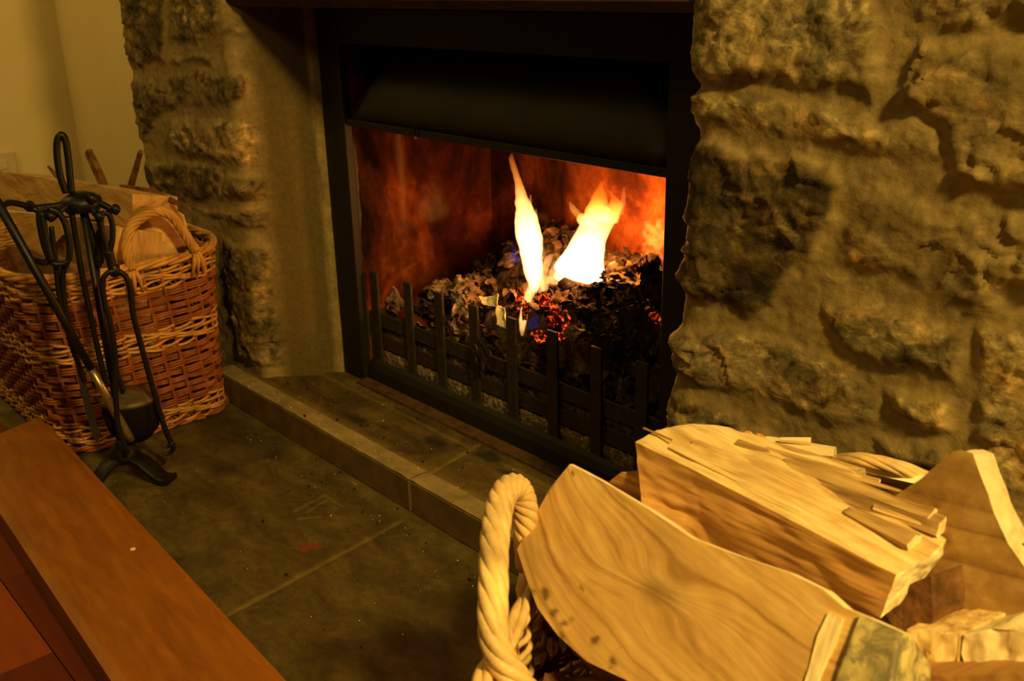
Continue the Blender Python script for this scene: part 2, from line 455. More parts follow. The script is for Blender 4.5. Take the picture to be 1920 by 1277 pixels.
def mat_wood(name, cols, rings=0.0, fine=1.0, bstr=0.5, mottled=None, rough=0.6, wave=4.0, gcfield=False):
    """'gc' attribute: x along the grain, y/z across (metres)"""
    m, nt, b = newmat(name)
    at = N(nt, 'ShaderNodeAttribute', attribute_name='gc')
    mp = N(nt, 'ShaderNodeMapping'); mp.inputs['Scale'].default_value = (14, 150 * fine, 150 * fine)
    nt.links.new(at.outputs['Vector'], mp.inputs[0])
    f = noise(nt, mp.outputs[0], 1.0, 6, 0.6, 0.5)
    mp2 = N(nt, 'ShaderNodeMapping'); mp2.inputs['Scale'].default_value = (5, 26, 26)
    nt.links.new(at.outputs['Vector'], mp2.inputs[0])
    f2 = noise(nt, mp2.outputs[0], 1.0, 5, 0.55, 1.0)
    mx = N(nt, 'ShaderNodeMath', operation='MULTIPLY_ADD'); nt.links.new(f, mx.inputs[0]); mx.inputs[1].default_value = 0.45
    m2 = N(nt, 'ShaderNodeMath', operation='MULTIPLY'); nt.links.new(f2, m2.inputs[0]); m2.inputs[1].default_value = 0.55
    nt.links.new(m2.outputs[0], mx.inputs[2])
    r = ramp(nt, mx.outputs[0], [(0.34, cols[0]), (0.5, cols[1]), (0.64, cols[2])])
    c = r.outputs[0]
    if rings:
        # growth rings: bands in z of gc warped by slow noise
        sp = N(nt, 'ShaderNodeSeparateXYZ'); nt.links.new(at.outputs['Vector'], sp.inputs[0])
        mp3 = N(nt, 'ShaderNodeMapping'); mp3.inputs['Scale'].default_value = (wave * 1.1, wave * 2.2, wave)
        nt.links.new(at.outputs['Vector'], mp3.inputs[0])
        wn = noise(nt, mp3.outputs[0], 1.0, 2.5, 0.45, 0.6)
        a1 = N(nt, 'ShaderNodeMath', operation='MULTIPLY_ADD'); nt.links.new(wn, a1.inputs[0]); a1.inputs[1].default_value = (0.06 if name == 'varnished_plank' else 0.22) if not gcfield else 0.012
        nt.links.new(sp.outputs[1], a1.inputs[2])
        a2 = N(nt, 'ShaderNodeMath', operation='MULTIPLY'); nt.links.new(a1.outputs[0], a2.inputs[0]); a2.inputs[1].default_value = rings
        cv = N(nt, 'ShaderNodeCombineXYZ'); nt.links.new(a2.outputs[0], cv.inputs[0])
        rn = noise(nt, cv.outputs[0], 1.0, 3, 0.6)
        rr = ramp(nt, rn, [(0.36, (0.60, 0.50, 0.38)), (0.46, (0.95, 0.92, 0.88)), (0.62, (1.14, 1.14, 1.14))])
        c = mixc(nt, 0.3 if name == 'varnished_plank' else 0.85, c, rr.outputs[0], 'MULTIPLY')
    if mottled:
        co = objco(nt); q = noise(nt, co, 38, 6, 0.7, 0.6)
        rq = ramp(nt, q, [(0.44, (0, 0, 0)), (0.56, (1, 1, 1))])
        c = mixc(nt, rq.outputs[0], c, mottled)
    if gcfield:
        a_ = N(nt, 'ShaderNodeAttribute', attribute_name='tone'); s_ = N(nt, 'ShaderNodeSeparateXYZ'); nt.links.new(a_.outputs['Vector'], s_.inputs[0])
        c = mixc(nt, s_.outputs[0], c, (0.10, 0.045, 0.015))
    nt.links.new(c, b.inputs['Base Color'])
    b.inputs['Roughness'].default_value = rough; b.inputs['Specular IOR Level'].default_value = 0.3
    bump(nt, b, mx.outputs[0], bstr, 0.002)
    return m
W_FACE = mat_wood('sawn_log_face', [(0.42, 0.24, 0.085), (0.60, 0.38, 0.145), (0.74, 0.51, 0.22)], rings=150, fine=0.5, bstr=0.3, wave=8, gcfield=True)
W_SPLIT = mat_wood('split_pale_wood', [(0.34, 0.18, 0.06), (0.74, 0.54, 0.26), (0.94, 0.79, 0.50)], bstr=1.0)
W_BROWN = mat_wood('split_brown_wood', [(0.26, 0.12, 0.038), (0.42, 0.22, 0.075), (0.54, 0.32, 0.12)], bstr=0.5)
W_END = mat_wood('log_end_brown', [(0.30, 0.17, 0.06), (0.40, 0.24, 0.09), (0.50, 0.33, 0.14)], rings=60, fine=0.6, bstr=0.25, wave=3, gcfield=True)
W_PALE = mat_wood('fresh_pale_wood', [(0.66, 0.48, 0.24), (0.90, 0.76, 0.50), (0.95, 0.88, 0.66)], bstr=0.6)
W_BARK = simple('log_bark', (0.13, 0.062, 0.026), 0.85, 0, 55, 0.6, 0.9, 0.006, 0.15)
W_LICHEN = mat_wood('lichen_bark', [(0.30, 0.25, 0.12), (0.55, 0.46, 0.22), (0.72, 0.60, 0.30)], mottled=(0.20, 0.175, 0.105), bstr=0.6, fine=0.3)
W_ROT = mat_wood('rotten_splinter', [(0.14, 0.08, 0.03), (0.40, 0.25, 0.10), (0.62, 0.44, 0.20)], bstr=1.0)
W_OLD = mat_wood('seasoned_log', [(0.33, 0.165, 0.05), (0.55, 0.33, 0.115), (0.68, 0.45, 0.18)], bstr=0.6)
W_OLDDARK = mat_wood('seasoned_dark_log', [(0.14, 0.07, 0.03), (0.28, 0.15, 0.065), (0.38, 0.23, 0.10)], bstr=0.7)
W_PLANK = mat_wood('varnished_plank', [(0.19, 0.062, 0.007), (0.25, 0.085, 0.010), (0.31, 0.112, 0.014)], rings=55, fine=0.5, bstr=0.06, rough=0.42, wave=5)

def mat_wicker(name, c):
    m, nt, b = newmat(name); co = objco(nt)
    n1 = noise(nt, co, 28, 4, 0.6); n2 = noise(nt, co, 260, 3)
    r = ramp(nt, n1, [(0.3, tuple(x * 0.55 for x in c)), (0.55, c), (0.75, tuple(min(1, x * 1.3) for x in c))])
    nt.links.new(r.outputs[0], b.inputs['Base Color']); b.inputs['Roughness'].default_value = 0.5
    b.inputs['Specular IOR Level'].default_value = 0.4
    bump(nt, b, n2, 0.2, 0.0006); return m
M_WPALE = mat_wicker('pale_willow', (0.50, 0.25, 0.058))
M_WRED = mat_wicker('brown_willow', (0.25, 0.072, 0.012))
M_WCREAM = mat_wicker('cream_willow', (0.80, 0.56, 0.27))

# ================================================================== SETTING
HZ = 0.059            # raised hearth height
WY = -0.14            # face of the stone walls

def stone_wall(name, path, z0, z1, step, polys, hmap, seed, tones):
    """A wall skin following `path` (plan points from left to right), with stones raised from mortar.
    polys: stone outlines in (s, z) of the unrolled wall."""
    path = np.array(path, float)
    seg = np.linalg.norm(np.diff(path, axis=0), axis=1); cum = np.concatenate([[0], np.cumsum(seg)])
    S = np.arange(0, cum[-1], step); Zs = np.arange(z0, z1 + step * 0.5, step)
    px = np.interp(S, cum, path[:, 0]); py = np.interp(S, cum, path[:, 1])
    tx = np.gradient(px); ty = np.gradient(py); k = 7
    ker = np.ones(k) / k
    tx = np.convolve(np.pad(tx, k // 2, 'edge'), ker, 'valid'); ty = np.convolve(np.pad(ty, k // 2, 'edge'), ker, 'valid')
    ln = np.hypot(tx, ty); nx, ny = ty / ln, -tx / ln
    SS, ZZ = np.meshgrid(S, Zs)
    P = np.stack([SS.ravel(), ZZ.ravel()], 1)
    q3 = np.concatenate([P, np.full((len(P), 1), seed * 1.7)], 1)
    warp = np.stack([fbm(q3 * 28, 3, seed), fbm(q3 * 28 + 40, 3, seed + 5)], 1) * 0.011
    Pw = P + warp
    H = np.zeros(len(P)); mask = np.zeros(len(P)); tone = np.zeros(len(P))
    for i, (poly, hh) in enumerate(polys):
        pl = np.array(poly); lo = pl.min(0) - 0.03; hi = pl.max(0) + 0.03
        sel = np.where((P[:, 0] > lo[0]) & (P[:, 0] < hi[0]) & (P[:, 1] > lo[1]) & (P[:, 1] < hi[1]))[0]
        if not len(sel): continue
        d = seg_dist_poly(Pw[sel], pl)
        e = sstep(-0.006, 0.016, d)
        qs = q3[sel].copy(); qs[:, 2] += i * 3.1
        tilt = 0.5 * fbm(qs * 9, 2, seed + 31)
        lay = ridged(qs * np.array([16, 26, 16]), 5, seed + 9)
        w2 = P[sel] + np.stack([fbm(qs * 30, 3, 5), fbm(qs * 30 + 7, 3, 6)], 1) * 0.006 + i * 0.37
        ca_, sa_ = math.cos(0.25 * math.sin(i * 7.0)), math.sin(0.25 * math.sin(i * 7.0)); w2 = w2 @ np.array([[ca_, -sa_], [sa_, ca_]])
        crag = facets(w2, (0.055, 0.028), 0.14, 0.0012, seed + i) + facets(w2 + 3.3, (0.020, 0.011), 0.16, 0.0004, seed + i + 9)
        body = hh * 0.42 * (0.9 + tilt * 1.2) + 0.0025 * lay * (0.3 + 1.0 * np.clip(fbm(qs * 12, 2, seed + 77) + 0.5, 0, 1)) + crag * (0.5 + 0.9 * sstep(-0.2, 0.3, fbm(qs * 10, 2, seed + 71)))
        h = e * np.maximum(body, 0.002)
        up = h > H[sel]
        H[sel] = np.where(up, h, H[sel]); mask[sel] = np.maximum(mask[sel], sstep(0.0, 0.011, d))
        tone[sel] = np.where(d > -0.004, tones[i % len(tones)], tone[sel])
    H += 0.0045 * fbm(q3 * 15, 4, seed + 3) + 0.0012 * fbm(q3 * 110, 3, seed + 8)
    H = hmap(P, H, mask)
    tone = np.clip(tone + 0.22 * fbm(q3 * 18, 3, seed + 21), 0, 1)
    # smeared mortar over parts of the stones
    sm = sstep(0.18, 0.42, fbm(q3 * 7.0, 3, seed + 60)); mask2 = mask * (1 - 0.75 * sm)
    X_ = np.tile(px, len(Zs)) + np.tile(nx, len(Zs)) * H
    Y_ = np.tile(py, len(Zs)) + np.tile(ny, len(Zs)) * H
    V = np.stack([X_, Y_, P[:, 1] + 0.002 * fbm(q3 * 35, 2, seed + 90)], 1)
    nS, nZ = len(S), len(Zs)
    a = (np.arange(nZ - 1)[:, None] * nS + np.arange(nS - 1)[None, :]).ravel()
    Fq = np.stack([a, a + 1, a + nS + 1, a + nS], 1)
    T = np.stack([mask2, tone, np.zeros_like(tone)], 1)
    o = mobj(name, V, Fq, M_STONE, tone=T)
    struct(o); return o, cum

# right wall -----------------------------------------------------------------
def crop8(pts, s0, x0):
    out = []
    for (a, b_) in pts:
        p = oy(1240 + a / 1.419, b_ / 1.419, WY - 0.012)
        out.append((p[0] - x0 + s0, p[2]))
    return out
RC = 0.512
arc = [(RC + 0.03 - 0.03 * math.cos(t), WY + 0.03 - 0.03 * math.sin(t)) for t in np.linspace(0, math.pi / 2, 9)]
pathR = [(0.435, 0.02), (0.46, -0.02)] + [(RC, -0.06)] + arc + [(1.75, WY)]
pp = np.array(pathR); cumR = np.concatenate([[0], np.cumsum(np.linalg.norm(np.diff(pp, axis=0), axis=1))])
S0R = cumR[3 + len(arc) - 1]; X0R = RC + 0.03     # unrolled s of the point where the flat face starts
R8 = [
 ([(-40, -60), (555, -60), (565, 120), (560, 270), (450, 245), (330, 232), (85, 218), (-40, 215)], 0.020),
 ([(640, -60), (1200, -60), (1200, 90), (965, 85), (650, 75)], 0.022),
 ([(655, 110), (965, 115), (1200, 120), (1200, 560), (965, 548), (840, 515), (740, 475), (725, 340), (600, 300)], 0.018),
 ([(-40, 240), (80, 240), (300, 262), (540, 300), (715, 352), (715, 440), (430, 392), (90, 338), (-40, 338)], 0.012),
 ([(-40, 385), (80, 380), (180, 400), (430, 440), (455, 500), (440, 600), (400, 680), (340, 740), (290, 820), (230, 850), (100, 795), (-40, 740)], 0.020),
 ([(540, 500), (700, 535), (965, 600), (1200, 650), (1200, 840), (965, 790), (810, 832), (700, 775), (430, 720), (470, 600)], 0.012),
 ([(400, 820), (600, 822), (790, 880), (770, 1020), (560, 980), (470, 930)], 0.020),
 ([(-40, 880), (60, 872), (200, 880), (420, 962), (560, 1052), (545, 1130), (450, 1150), (300, 1095), (50, 1005), (-40, 1000)], 0.016),
 ([(820, 870), (1200, 880), (1200, 1330), (820, 1330)], 0.014),
 ([(575, 1040), (752, 1062), (765, 1168), (690, 1172), (600, 1110)], 0.020),
 ([(-40, 1040), (25, 1030), (200, 1105), (300, 1200), (280, 1400), (-40, 1400)], 0.012),
 ([(550, 1180), (745, 1192), (740, 1280), (600, 1260)], 0.022),
 ([(320, 1190), (520, 1240), (760, 1330), (760, 1500), (320, 1500)], 0.014),
 ([(820, 1350), (1200, 1350), (1200, 1600), (820, 1600)], 0.014),
]
polyR = [(crop8(p, S0R, X0R), h) for p, h in R8]
for row, (za, zb) in enumerate([(0.83, 0.95), (0.965, 1.05), (1.065, 1.2), (1.215, 1.32)]):
    s = -0.01 * row
    while s < 1.3:
        wdt = random.uniform(0.14, 0.3)
        polyR.append(([(s, za), (s + wdt, za + 0.01), (s + wdt - 0.01, zb), (s + 0.01, zb - 0.012)], 0.018)); s += wdt + 0.02
for row, (za, zb) in enumerate([(0.0, 0.11), (0.125, 0.22), (0.235, 0.31), (0.33, 0.46), (0.475, 0.56), (0.575, 0.7), (0.715, 0.81)]):
    s = S0R + 0.52 + 0.03 * (row % 2)
    while s < S0R + 1.2:
        wdt = random.uniform(0.12, 0.26)
        polyR.append(([(s, za), (s + wdt, za + 0.008), (s + wdt - 0.01, zb), (s + 0.01, zb - 0.01)], 0.016)); s += wdt + 0.02
for (a0, a1, za, zb) in [(0.05, 0.3, 0.0, 0.1), (0.32, 0.55, 0.0, 0.12), (0.06, 0.22, 0.115, 0.19), (0.24, 0.6, 0.135, 0.2)]:
    polyR.append(([(a0, za), (a1, za), (a1 - 0.01, zb), (a0 + 0.01, zb)], 0.014))
tonesR = [0.80, 0.45, 0.40, 0.66, 0.10, 0.28, 0.62, 0.58, 0.90, 0.80, 0.66, 0.40, 0.5, 0.6, 0.5, 0.35, 0.7]
def hR(P, H, mask):
    H = H + 0.018 * sstep(0.62, 0.25, P[:, 1]) * (1 - sstep(S0R, S0R + 0.12, P[:, 0]))
    return H * sstep(0.01, 0.05, P[:, 0])
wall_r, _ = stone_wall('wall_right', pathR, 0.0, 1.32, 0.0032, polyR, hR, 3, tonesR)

# left pier --------------------------------------------------------------------
LX0, LX1 = -0.975, -0.520
def arcp(cx_, cy_, r_, t0, t1, n=7):
    return [(cx_ + r_ * math.cos(t), cy_ + r_ * math.sin(t)) for t in np.linspace(t0, t1, n)]
pathL = [(LX0, 0.26)] + arcp(LX0 + 0.02, WY + 0.02, 0.02, math.pi, 1.5 * math.pi) + \
        arcp(LX1 - 0.02, WY + 0.02, 0.02, 1.5 * math.pi, 2 * math.pi) + [(-0.476, -0.06), (-0.445, 0.012)]
pp = np.array(pathL); cumL = np.concatenate([[0], np.cumsum(np.linalg.norm(np.diff(pp, axis=0), axis=1))])
S0L = cumL[1 + 6]; X0L = LX0 + 0.02
SEL = cumL[-1]
def crop3(pts):
    out = []
    for (a, b_) in pts:
        p = oy(200 + a / 1.773, b_ / 1.773, WY - 0.012)
        out.append((p[0] - X0L + S0L, p[2]))
    return out
L3 = [
 ([(-60, -60), (172, -60), (180, 205), (62, 228), (-60, 232)], 0.014),
 ([(192, -20), (372, -20), (350, 110), (270, 152), (192, 142)], 0.014),
 ([(385, -40), (590, -40), (600, 100), (500, 140), (440, 156), (365, 118)], 0.020),
 ([(195, 188), (345, 190), (340, 222), (205, 218)], 0.010),
 ([(-60, 262), (60, 260), (300, 235), (418, 245), (418, 355), (180, 362), (110, 480), (-60, 500)], 0.012),
 ([(430, 190), (580, 172), (590, 300), (500, 358), (430, 360)], 0.016),
 ([(190, 400), (470, 392), (560, 470), (545, 535), (470, 562), (370, 540), (210, 510)], 0.018),
 ([(-60, 545), (130, 540), (360, 552), (368, 660), (270, 682), (130, 625), (-60, 700)], 0.012),
 ([(382, 568), (500, 600), (575, 640), (500, 690), (375, 652)], 0.020),
 ([(285, 700), (600, 700), (590, 770), (500, 795), (385, 745)], 0.018),
 ([(370, 800), (520, 850), (560, 1180), (530, 1240), (430, 1200), (380, 950)], 0.020),
 ([(535, 850), (640, 880), (660, 1180), (570, 1220)], 0.014),
 ([(-60, 740), (270, 760), (350, 820), (350, 1200), (-60, 1200)], 0.012),
]
polyL = [(crop3(p), h) for p, h in L3]
for row, (za, zb) in enumerate([(0.83, 0.95), (0.965, 1.08), (1.095, 1.3)]):
    s = 0.0
    while s < SEL - 0.2:
        wdt = random.uniform(0.12, 0.24)
        polyL.append(([(s, za), (s + wdt, za + 0.01), (s + wdt - 0.01, zb), (s + 0.01, zb - 0.012)], 0.016)); s += wdt + 0.02
s = 0.02
for za, zb in [(0.02, 0.15), (0.17, 0.3), (0.32, 0.42), (0.44, 0.6), (0.62, 0.8)]:
    polyL.append(([(0.02, za), (0.3, za), (0.3, zb), (0.02, zb)], 0.012))
tonesL = [0.22, 0.40, 0.45, 0.15, 0.30, 0.42, 0.58, 0.18, 0.38, 0.34, 0.40, 0.50, 0.3]
def hL(P, H, mask):
    fade = 1 - sstep(SEL - 0.155, SEL - 0.105, P[:, 0])
    flat = 0.002 * fbm(np.concatenate([P, P[:, :1]], 1) * 14, 3, 8)
    fil = 0.006 * sstep(SEL - 0.034, SEL - 0.026, P[:, 0] + 0.006 * vnoise(np.concatenate([P, P[:, :1] * 0], 1) * 14, 4))
    return H * fade + flat + fil
# mask of the rendered reveal
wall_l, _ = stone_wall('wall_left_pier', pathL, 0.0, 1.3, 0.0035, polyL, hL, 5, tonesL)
wall_l.name = 'wall_pier'
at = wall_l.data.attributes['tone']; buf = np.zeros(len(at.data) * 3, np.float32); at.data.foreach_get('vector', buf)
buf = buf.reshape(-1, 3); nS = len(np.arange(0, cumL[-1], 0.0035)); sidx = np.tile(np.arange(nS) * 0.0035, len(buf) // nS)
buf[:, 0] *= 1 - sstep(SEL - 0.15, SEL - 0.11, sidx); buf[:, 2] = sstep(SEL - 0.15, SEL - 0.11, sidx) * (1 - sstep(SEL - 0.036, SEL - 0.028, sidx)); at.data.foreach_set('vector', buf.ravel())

# lintel over the opening ------------------------------------------------------------
mb = MB(); mb.box((-0.56, -0.135, 0.764), (0.56, 0.10, 1.3), bev=0.012)
struct(mb.build('trim_lintel', simple('dark_lintel', (0.045, 0.028, 0.016), 0.8, 0, 20, 0.4, 0.4, 0.004, 0.2), smooth=False))
mb = MB(); mb.box((-0.50, 0.002, 0.757), (0.50, 0.06, 0.80)); mb.box((-0.50, 0.03, 0.0), (-0.442, 0.09, 0.80)); mb.box((0.442, 0.03, 0.0), (0.52, 0.09, 0.80))
struct(mb.build('trim_backing', M_RENDER, smooth=False))

# plaster walls -------------------------------------------------------------------------
# alcove behind the pier and the wall that comes forward from it
ccx = oy(125, 140, 0.24)[0]
mb = MB(); mb.box((ccx - 0.1, 0.24, 0.0), (LX0 + 0.05, 0.30, 1.9)); struct(mb.build('wall_back', M_PLASTER, smooth=False))
mb = MB(); mb.box((ccx - 0.10, -2.2, 0.0), (ccx, 0.30, 1.9)); struct(mb.build('wall_left', M_PLASTER, smooth=False))
sp_ = ox(4, 308, ccx)
k = root('wall_socket', (ccx, sp_[1], sp_[2]), 'small off-white wall plate on the cream wall, at the left edge of the frame', 'socket')
mb = MB(); mb.box((ccx + 0.001, sp_[1] - 0.045, sp_[2] - 0.04), (ccx + 0.012, sp_[1] + 0.045, sp_[2] + 0.04), bev=0.003)
mb.build('plate', simple('white_plastic', (0.62, 0.50, 0.36), 0.4, 0, 10, 0.03, 0), k, smooth=False)
mb = MB(); mb.box((ccx + 0.012, sp_[1] - 0.012, sp_[2] - 0.015), (ccx + 0.016, sp_[1] + 0.012, sp_[2] + 0.015), bev=0.001)
mb.build('switch', simple('white_switch', (0.66, 0.54, 0.40), 0.4, 0, 10, 0.03, 0), k, smooth=False)

# slate floor -----------------------------------------------------------------------------
def grid_slab(name, x0, x1, y0, y1, step, zf, mat, tonef, thick=0.02):
    xs = np.arange(x0, x1 + step / 2, step); ys = np.arange(y0, y1 + step / 2, step)
    XX, YY = np.meshgrid(xs, ys); P = np.stack([XX.ravel(), YY.ravel()], 1)
    Z_ = zf(P); T = tonef(P)
    V = np.concatenate([P, Z_[:, None]], 1); nx_ = len(xs); ny_ = len(ys)
    a = (np.arange(ny_ - 1)[:, None] * nx_ + np.arange(nx_ - 1)[None, :]).ravel()
    Fq = np.stack([a, a + 1, a + nx_ + 1, a + nx_], 1)
    return mobj(name, V, Fq, mat, tone=T)
def dline(P, a, b):
    a = np.array(a[:2]); b = np.array(b[:2]); e = b - a
    t = np.clip(((P - a) @ e) / (e @ e), 0, 1)
    return np.linalg.norm(P - a - t[:, None] * e, axis=1)
J = [(oz(425, 1153, 0), oz(752, 977, 0))]
j0, j1 = J[0][0], J[0][1]
jd = (j1 - j0); j0e = j0 - jd * 3.0
F_RAY = oz(575, 1027, 0)
def f_tone(P):
    P3 = np.concatenate([P, np.zeros((len(P), 1))], 1)
    d = dline(P, j0e, j1) + 0.002 * fbm(P3 * 60, 2, 4)
    mort = 1 - sstep(0.0018, 0.0062, d)
    mort = mort * 0.42
    # worn scraped rectangle
    for a, b in (((552, 958), (610, 927)), ((610, 927), (642, 950)), ((575, 960), (610, 938)), ((560, 972), (600, 968))):
        mort = np.maximum(mort, 0.5 * (1 - sstep(0.001, 0.004, dline(P, oz(*a, 0), oz(*b, 0)) + 0.002 * fbm(P3 * 120, 2, 9))))
    near = (1 - sstep(0.0, 0.028, np.abs(P[:, 1] + 0.187 + 0.014))) * 0.22
    mort = np.maximum(mort, near * (0.6 + fbm(P3 * 40, 3, 3)))
    soot = 0.35 * sstep(0.15, 0.5, fbm(P3 * 12, 3, 41))
    red = np.zeros(len(P))
    for (px_, py_, r_) in ((566, 1027, 0.008), (580, 1022, 0.008), (572, 1032, 0.006), (596, 1024, 0.005), (556, 1026, 0.005)):
        c = oz(px_, py_, 0)[:2]
        red = np.maximum(red, 1 - sstep(r_ * 0.4, r_, np.linalg.norm((P - c) * np.array([1, 1.3]), axis=1) + 0.006 * fbm(P3 * 150, 2, 15)))
    return np.stack([np.clip(mort, 0, 1), np.clip(soot, 0, 1), red * 0.75], 1)
def f_z(P):
    P3 = np.concatenate([P, np.zeros((len(P), 1))], 1)
    d = dline(P, j0e, j1)
    return -0.0025 * (1 - sstep(0.0, 0.006, d)) + 0.0012 * fbm(P3 * 14, 4, 2) + 0.0006 * fbm(P3 * 60, 3, 6) - 0.001
struct(grid_slab('floor', -1.4, 1.8, -0.66, -0.05, 0.004, f_z, M_SLATE, f_tone))
mb = MB(); mb.box((ccx, -0.08, -0.03), (-0.5, 0.26, -0.001)); mb.box((ccx, -2.2, -0.03), (-1.395, -0.05, -0.001))
struct(mb.build('floor_alcove', M_SLATE, smooth=False))

# wooden floor left of the plank: individual boards in one floor
KA = oz(78, 780, 0.045); KB = oz(540, 1277, 0.045); KL0 = oz(0, 961, 0.045); KL1 = oz(210, 1277, 0.045)
def mat_floor():
    m, nt, b = newmat('mahogany_boards')
    at = N(nt, 'ShaderNodeAttribute', attribute_name='gc')
    at2 = N(nt, 'ShaderNodeAttribute', attribute_name='tone')
    sp = N(nt, 'ShaderNodeSeparateXYZ'); nt.links.new(at2.outputs['Vector'], sp.inputs[0])
    mp = N(nt, 'ShaderNodeMapping'); mp.inputs['Scale'].default_value = (6, 90, 90); nt.links.new(at.outputs['Vector'], mp.inputs[0])
    f = noise(nt, mp.outputs[0], 1.0, 5)
    r = ramp(nt, sp.outputs[0], [(0.0, (0.070, 0.007, 0.002)), (1.0, (0.24, 0.045, 0.006))])
    g = ramp(nt, f, [(0.3, (0.8, 0.8, 0.8)), (0.7, (1.15, 1.15, 1.15))])
    nt.links.new(mixc(nt, 1.0, r.outputs[0], g.outputs[0], 'MULTIPLY'), b.inputs['Base Color'])
    b.inputs['Roughness'].default_value = 0.5; b.inputs['Specular IOR Level'].default_value = 0.25
    return m
M_FLOORB = mat_floor()
fa = oz(8, 835 + 262, 0); fb_ = oz(140, 1277, 0)      # board edge seen in the photo
g_ = _n([fb_[0] - fa[0], fb_[1] - fa[1], 0]); h_ = np.array([g_[1], -g_[0], 0])   # along, away from the hearth
if h_[1] > 0: h_ = -h_
V = []; Fq = []; T = []; G = []
def board(s0, s1, t0, t1, tone):
    b0 = len(V); gap = 0.0007; c = 0.0
    for (s, t, z) in ((s0 + gap, t0 + gap, 0), (s1 - gap, t0 + gap, 0), (s1 - gap, t1 - gap, 0), (s0 + gap, t1 - gap, 0)):
        p = fa + g_ * s + h_ * t; V.append((p[0], p[1], 0.0)); T.append((tone, 0, 0)); G.append((s, t, tone * 5))
    for (s, t, z) in ((s0 + gap, t0 + gap, 0), (s1 - gap, t0 + gap, 0), (s1 - gap, t1 - gap, 0), (s0 + gap, t1 - gap, 0)):
        p = fa + g_ * s + h_ * t; V.append((p[0], p[1], -0.01)); T.append((0, 0, 0)); G.append((s, t, 0))
    Fq.append((b0, b0 + 1, b0 + 2, b0 + 3))
    for k_ in range(4): Fq.append((b0 + k_, b0 + 4 + k_, b0 + 4 + (k_ + 1) % 4, b0 + (k_ + 1) % 4))
def sof(p): return float(np.dot(p - fa, g_))
cut1 = sof(oz(42, 1075, 0)); cut2 = sof(oz(100, 1222, 0))
Wb = 0.085
board(-1.2, cut1, -Wb, 0, 0.25); board(cut1, 2.2, -Wb, 0, 0.12); board(-1.2, 0.9, -2 * Wb, -Wb, 0.2)
board(-1.2, cut2, 0, Wb * 1.3, 0.95); board(cut2, 2.2, 0, Wb * 1.3, 0.15)
t = Wb * 1.3
for r_ in range(14):
    s = -1.2 - random.random() * 0.4
    while s < 2.2:
        l = random.uniform(0.35, 0.7); board(s, min(s + l, 2.4), t, t + Wb, random.random()); s += l
    t += Wb
struct(mobj('floor_boards', V, Fq, M_FLOORB, smooth=False, tone=T, gc=G))

# the raised hearth ----------------------------------------------------------------------
HX0, HX1, HY0 = -0.64, 0.60, -0.187
kx = oz(769, 899, HZ)[0]
kerb = root('hearth_kerb', (0, HY0, 0), 'low stone kerb edging the raised hearth in front of the grate', 'kerb')
for i, (a, b_) in enumerate(((HX0, kx - 0.003), (kx + 0.003, HX1))):
    mb = MB(); mb.box((a, HY0, -0.002), (b_, HY0 + 0.034, HZ - 0.002), bev=0.003)
    o = mb.build('kerb_block', M_KERB, kerb, smooth=False)
    xs = np.linspace(a, b_, int((b_ - a) / 0.004)); ys = np.linspace(HY0 + 0.001, HY0 + 0.036, 9)
    XX, YY = np.meshgrid(xs, ys); P = np.stack([XX.ravel(), YY.ravel(), XX.ravel() * 0], 1)
    P[:, 2] = HZ + 0.0008 + 0.0011 * fbm(P * 60, 3, 9) - 0.002 * sstep(HY0 + 0.004, HY0, P[:, 1])
    n_ = len(xs); q = (np.arange(8)[:, None] * n_ + np.arange(n_ - 1)[None, :]).ravel()
    mobj('mortar_bed', P, np.stack([q, q + 1, q + n_ + 1, q + n_], 1), M_KTOP, kerb)
mb = MB(); mb.box((kx - 0.003, HY0 + 0.002, 0), (kx + 0.003, HY0 + 0.03, HZ - 0.001)); mb.build('joint', M_RENDER, kerb, smooth=False)
sj0, sj1 = oz(806, 888, HZ), oz(900, 832, HZ)
bj0, bj1 = oz(652, 700, HZ), oz(1060, 900, HZ)
def h_tone(P):
    P3 = np.concatenate([P, np.zeros((len(P), 1))], 1)
    m_ = 0.55 * (1 - sstep(0.001, 0.005, dline(P, sj0, sj1) + 0.002 * fbm(P3 * 70, 2, 4)))
    m_ = np.maximum(m_, 0.35 * (1 - sstep(0.001, 0.006, np.abs(P[:, 1] + 0.045) + 0.002 * fbm(P3 * 70, 2, 5))))
    m_ = np.maximum(m_, 0.45 * (1 - sstep(0.0, 0.03, np.abs(P[:, 1] - HY0 - 0.03))))
    so = np.zeros(len(P))
    for (px_, py_, rx_, ry_) in ((665, 785, .05, .012), (815, 825, .04, .014), (915, 855, .045, .02), (720, 800, .03, .01), (960, 890, .03, .01)):
        c = oz(px_, py_, HZ)[:2]
        dd = np.linalg.norm((P - c) / np.array([rx_, ry_]), axis=1) + 0.7 * fbm(P3 * 45, 3, 13)
        so = np.maximum(so, 0.85 * (1 - sstep(0.3, 1.1, dd)))
    return np.stack([np.clip(m_, 0, 1), so, np.zeros(len(P))], 1)
def h_z(P):
    P3 = np.concatenate([P, np.zeros((len(P), 1))], 1)
    return HZ - 0.001 + 0.0013 * fbm(P3 * 16, 4, 12) - 0.0015 * (1 - sstep(0, 0.005, dline(P, sj0, sj1)))
struct(grid_slab('hearth_slab', HX0, HX1, HY0 + 0.03, 0.0, 0.004, h_z, M_HEARTH, h_tone))
mb = MB(); mb.box((HX0, HY0 + 0.034, 0.0), (HX1, 0.36, HZ - 0.006)); struct(mb.build('hearth_base', M_KERB, smooth=False))

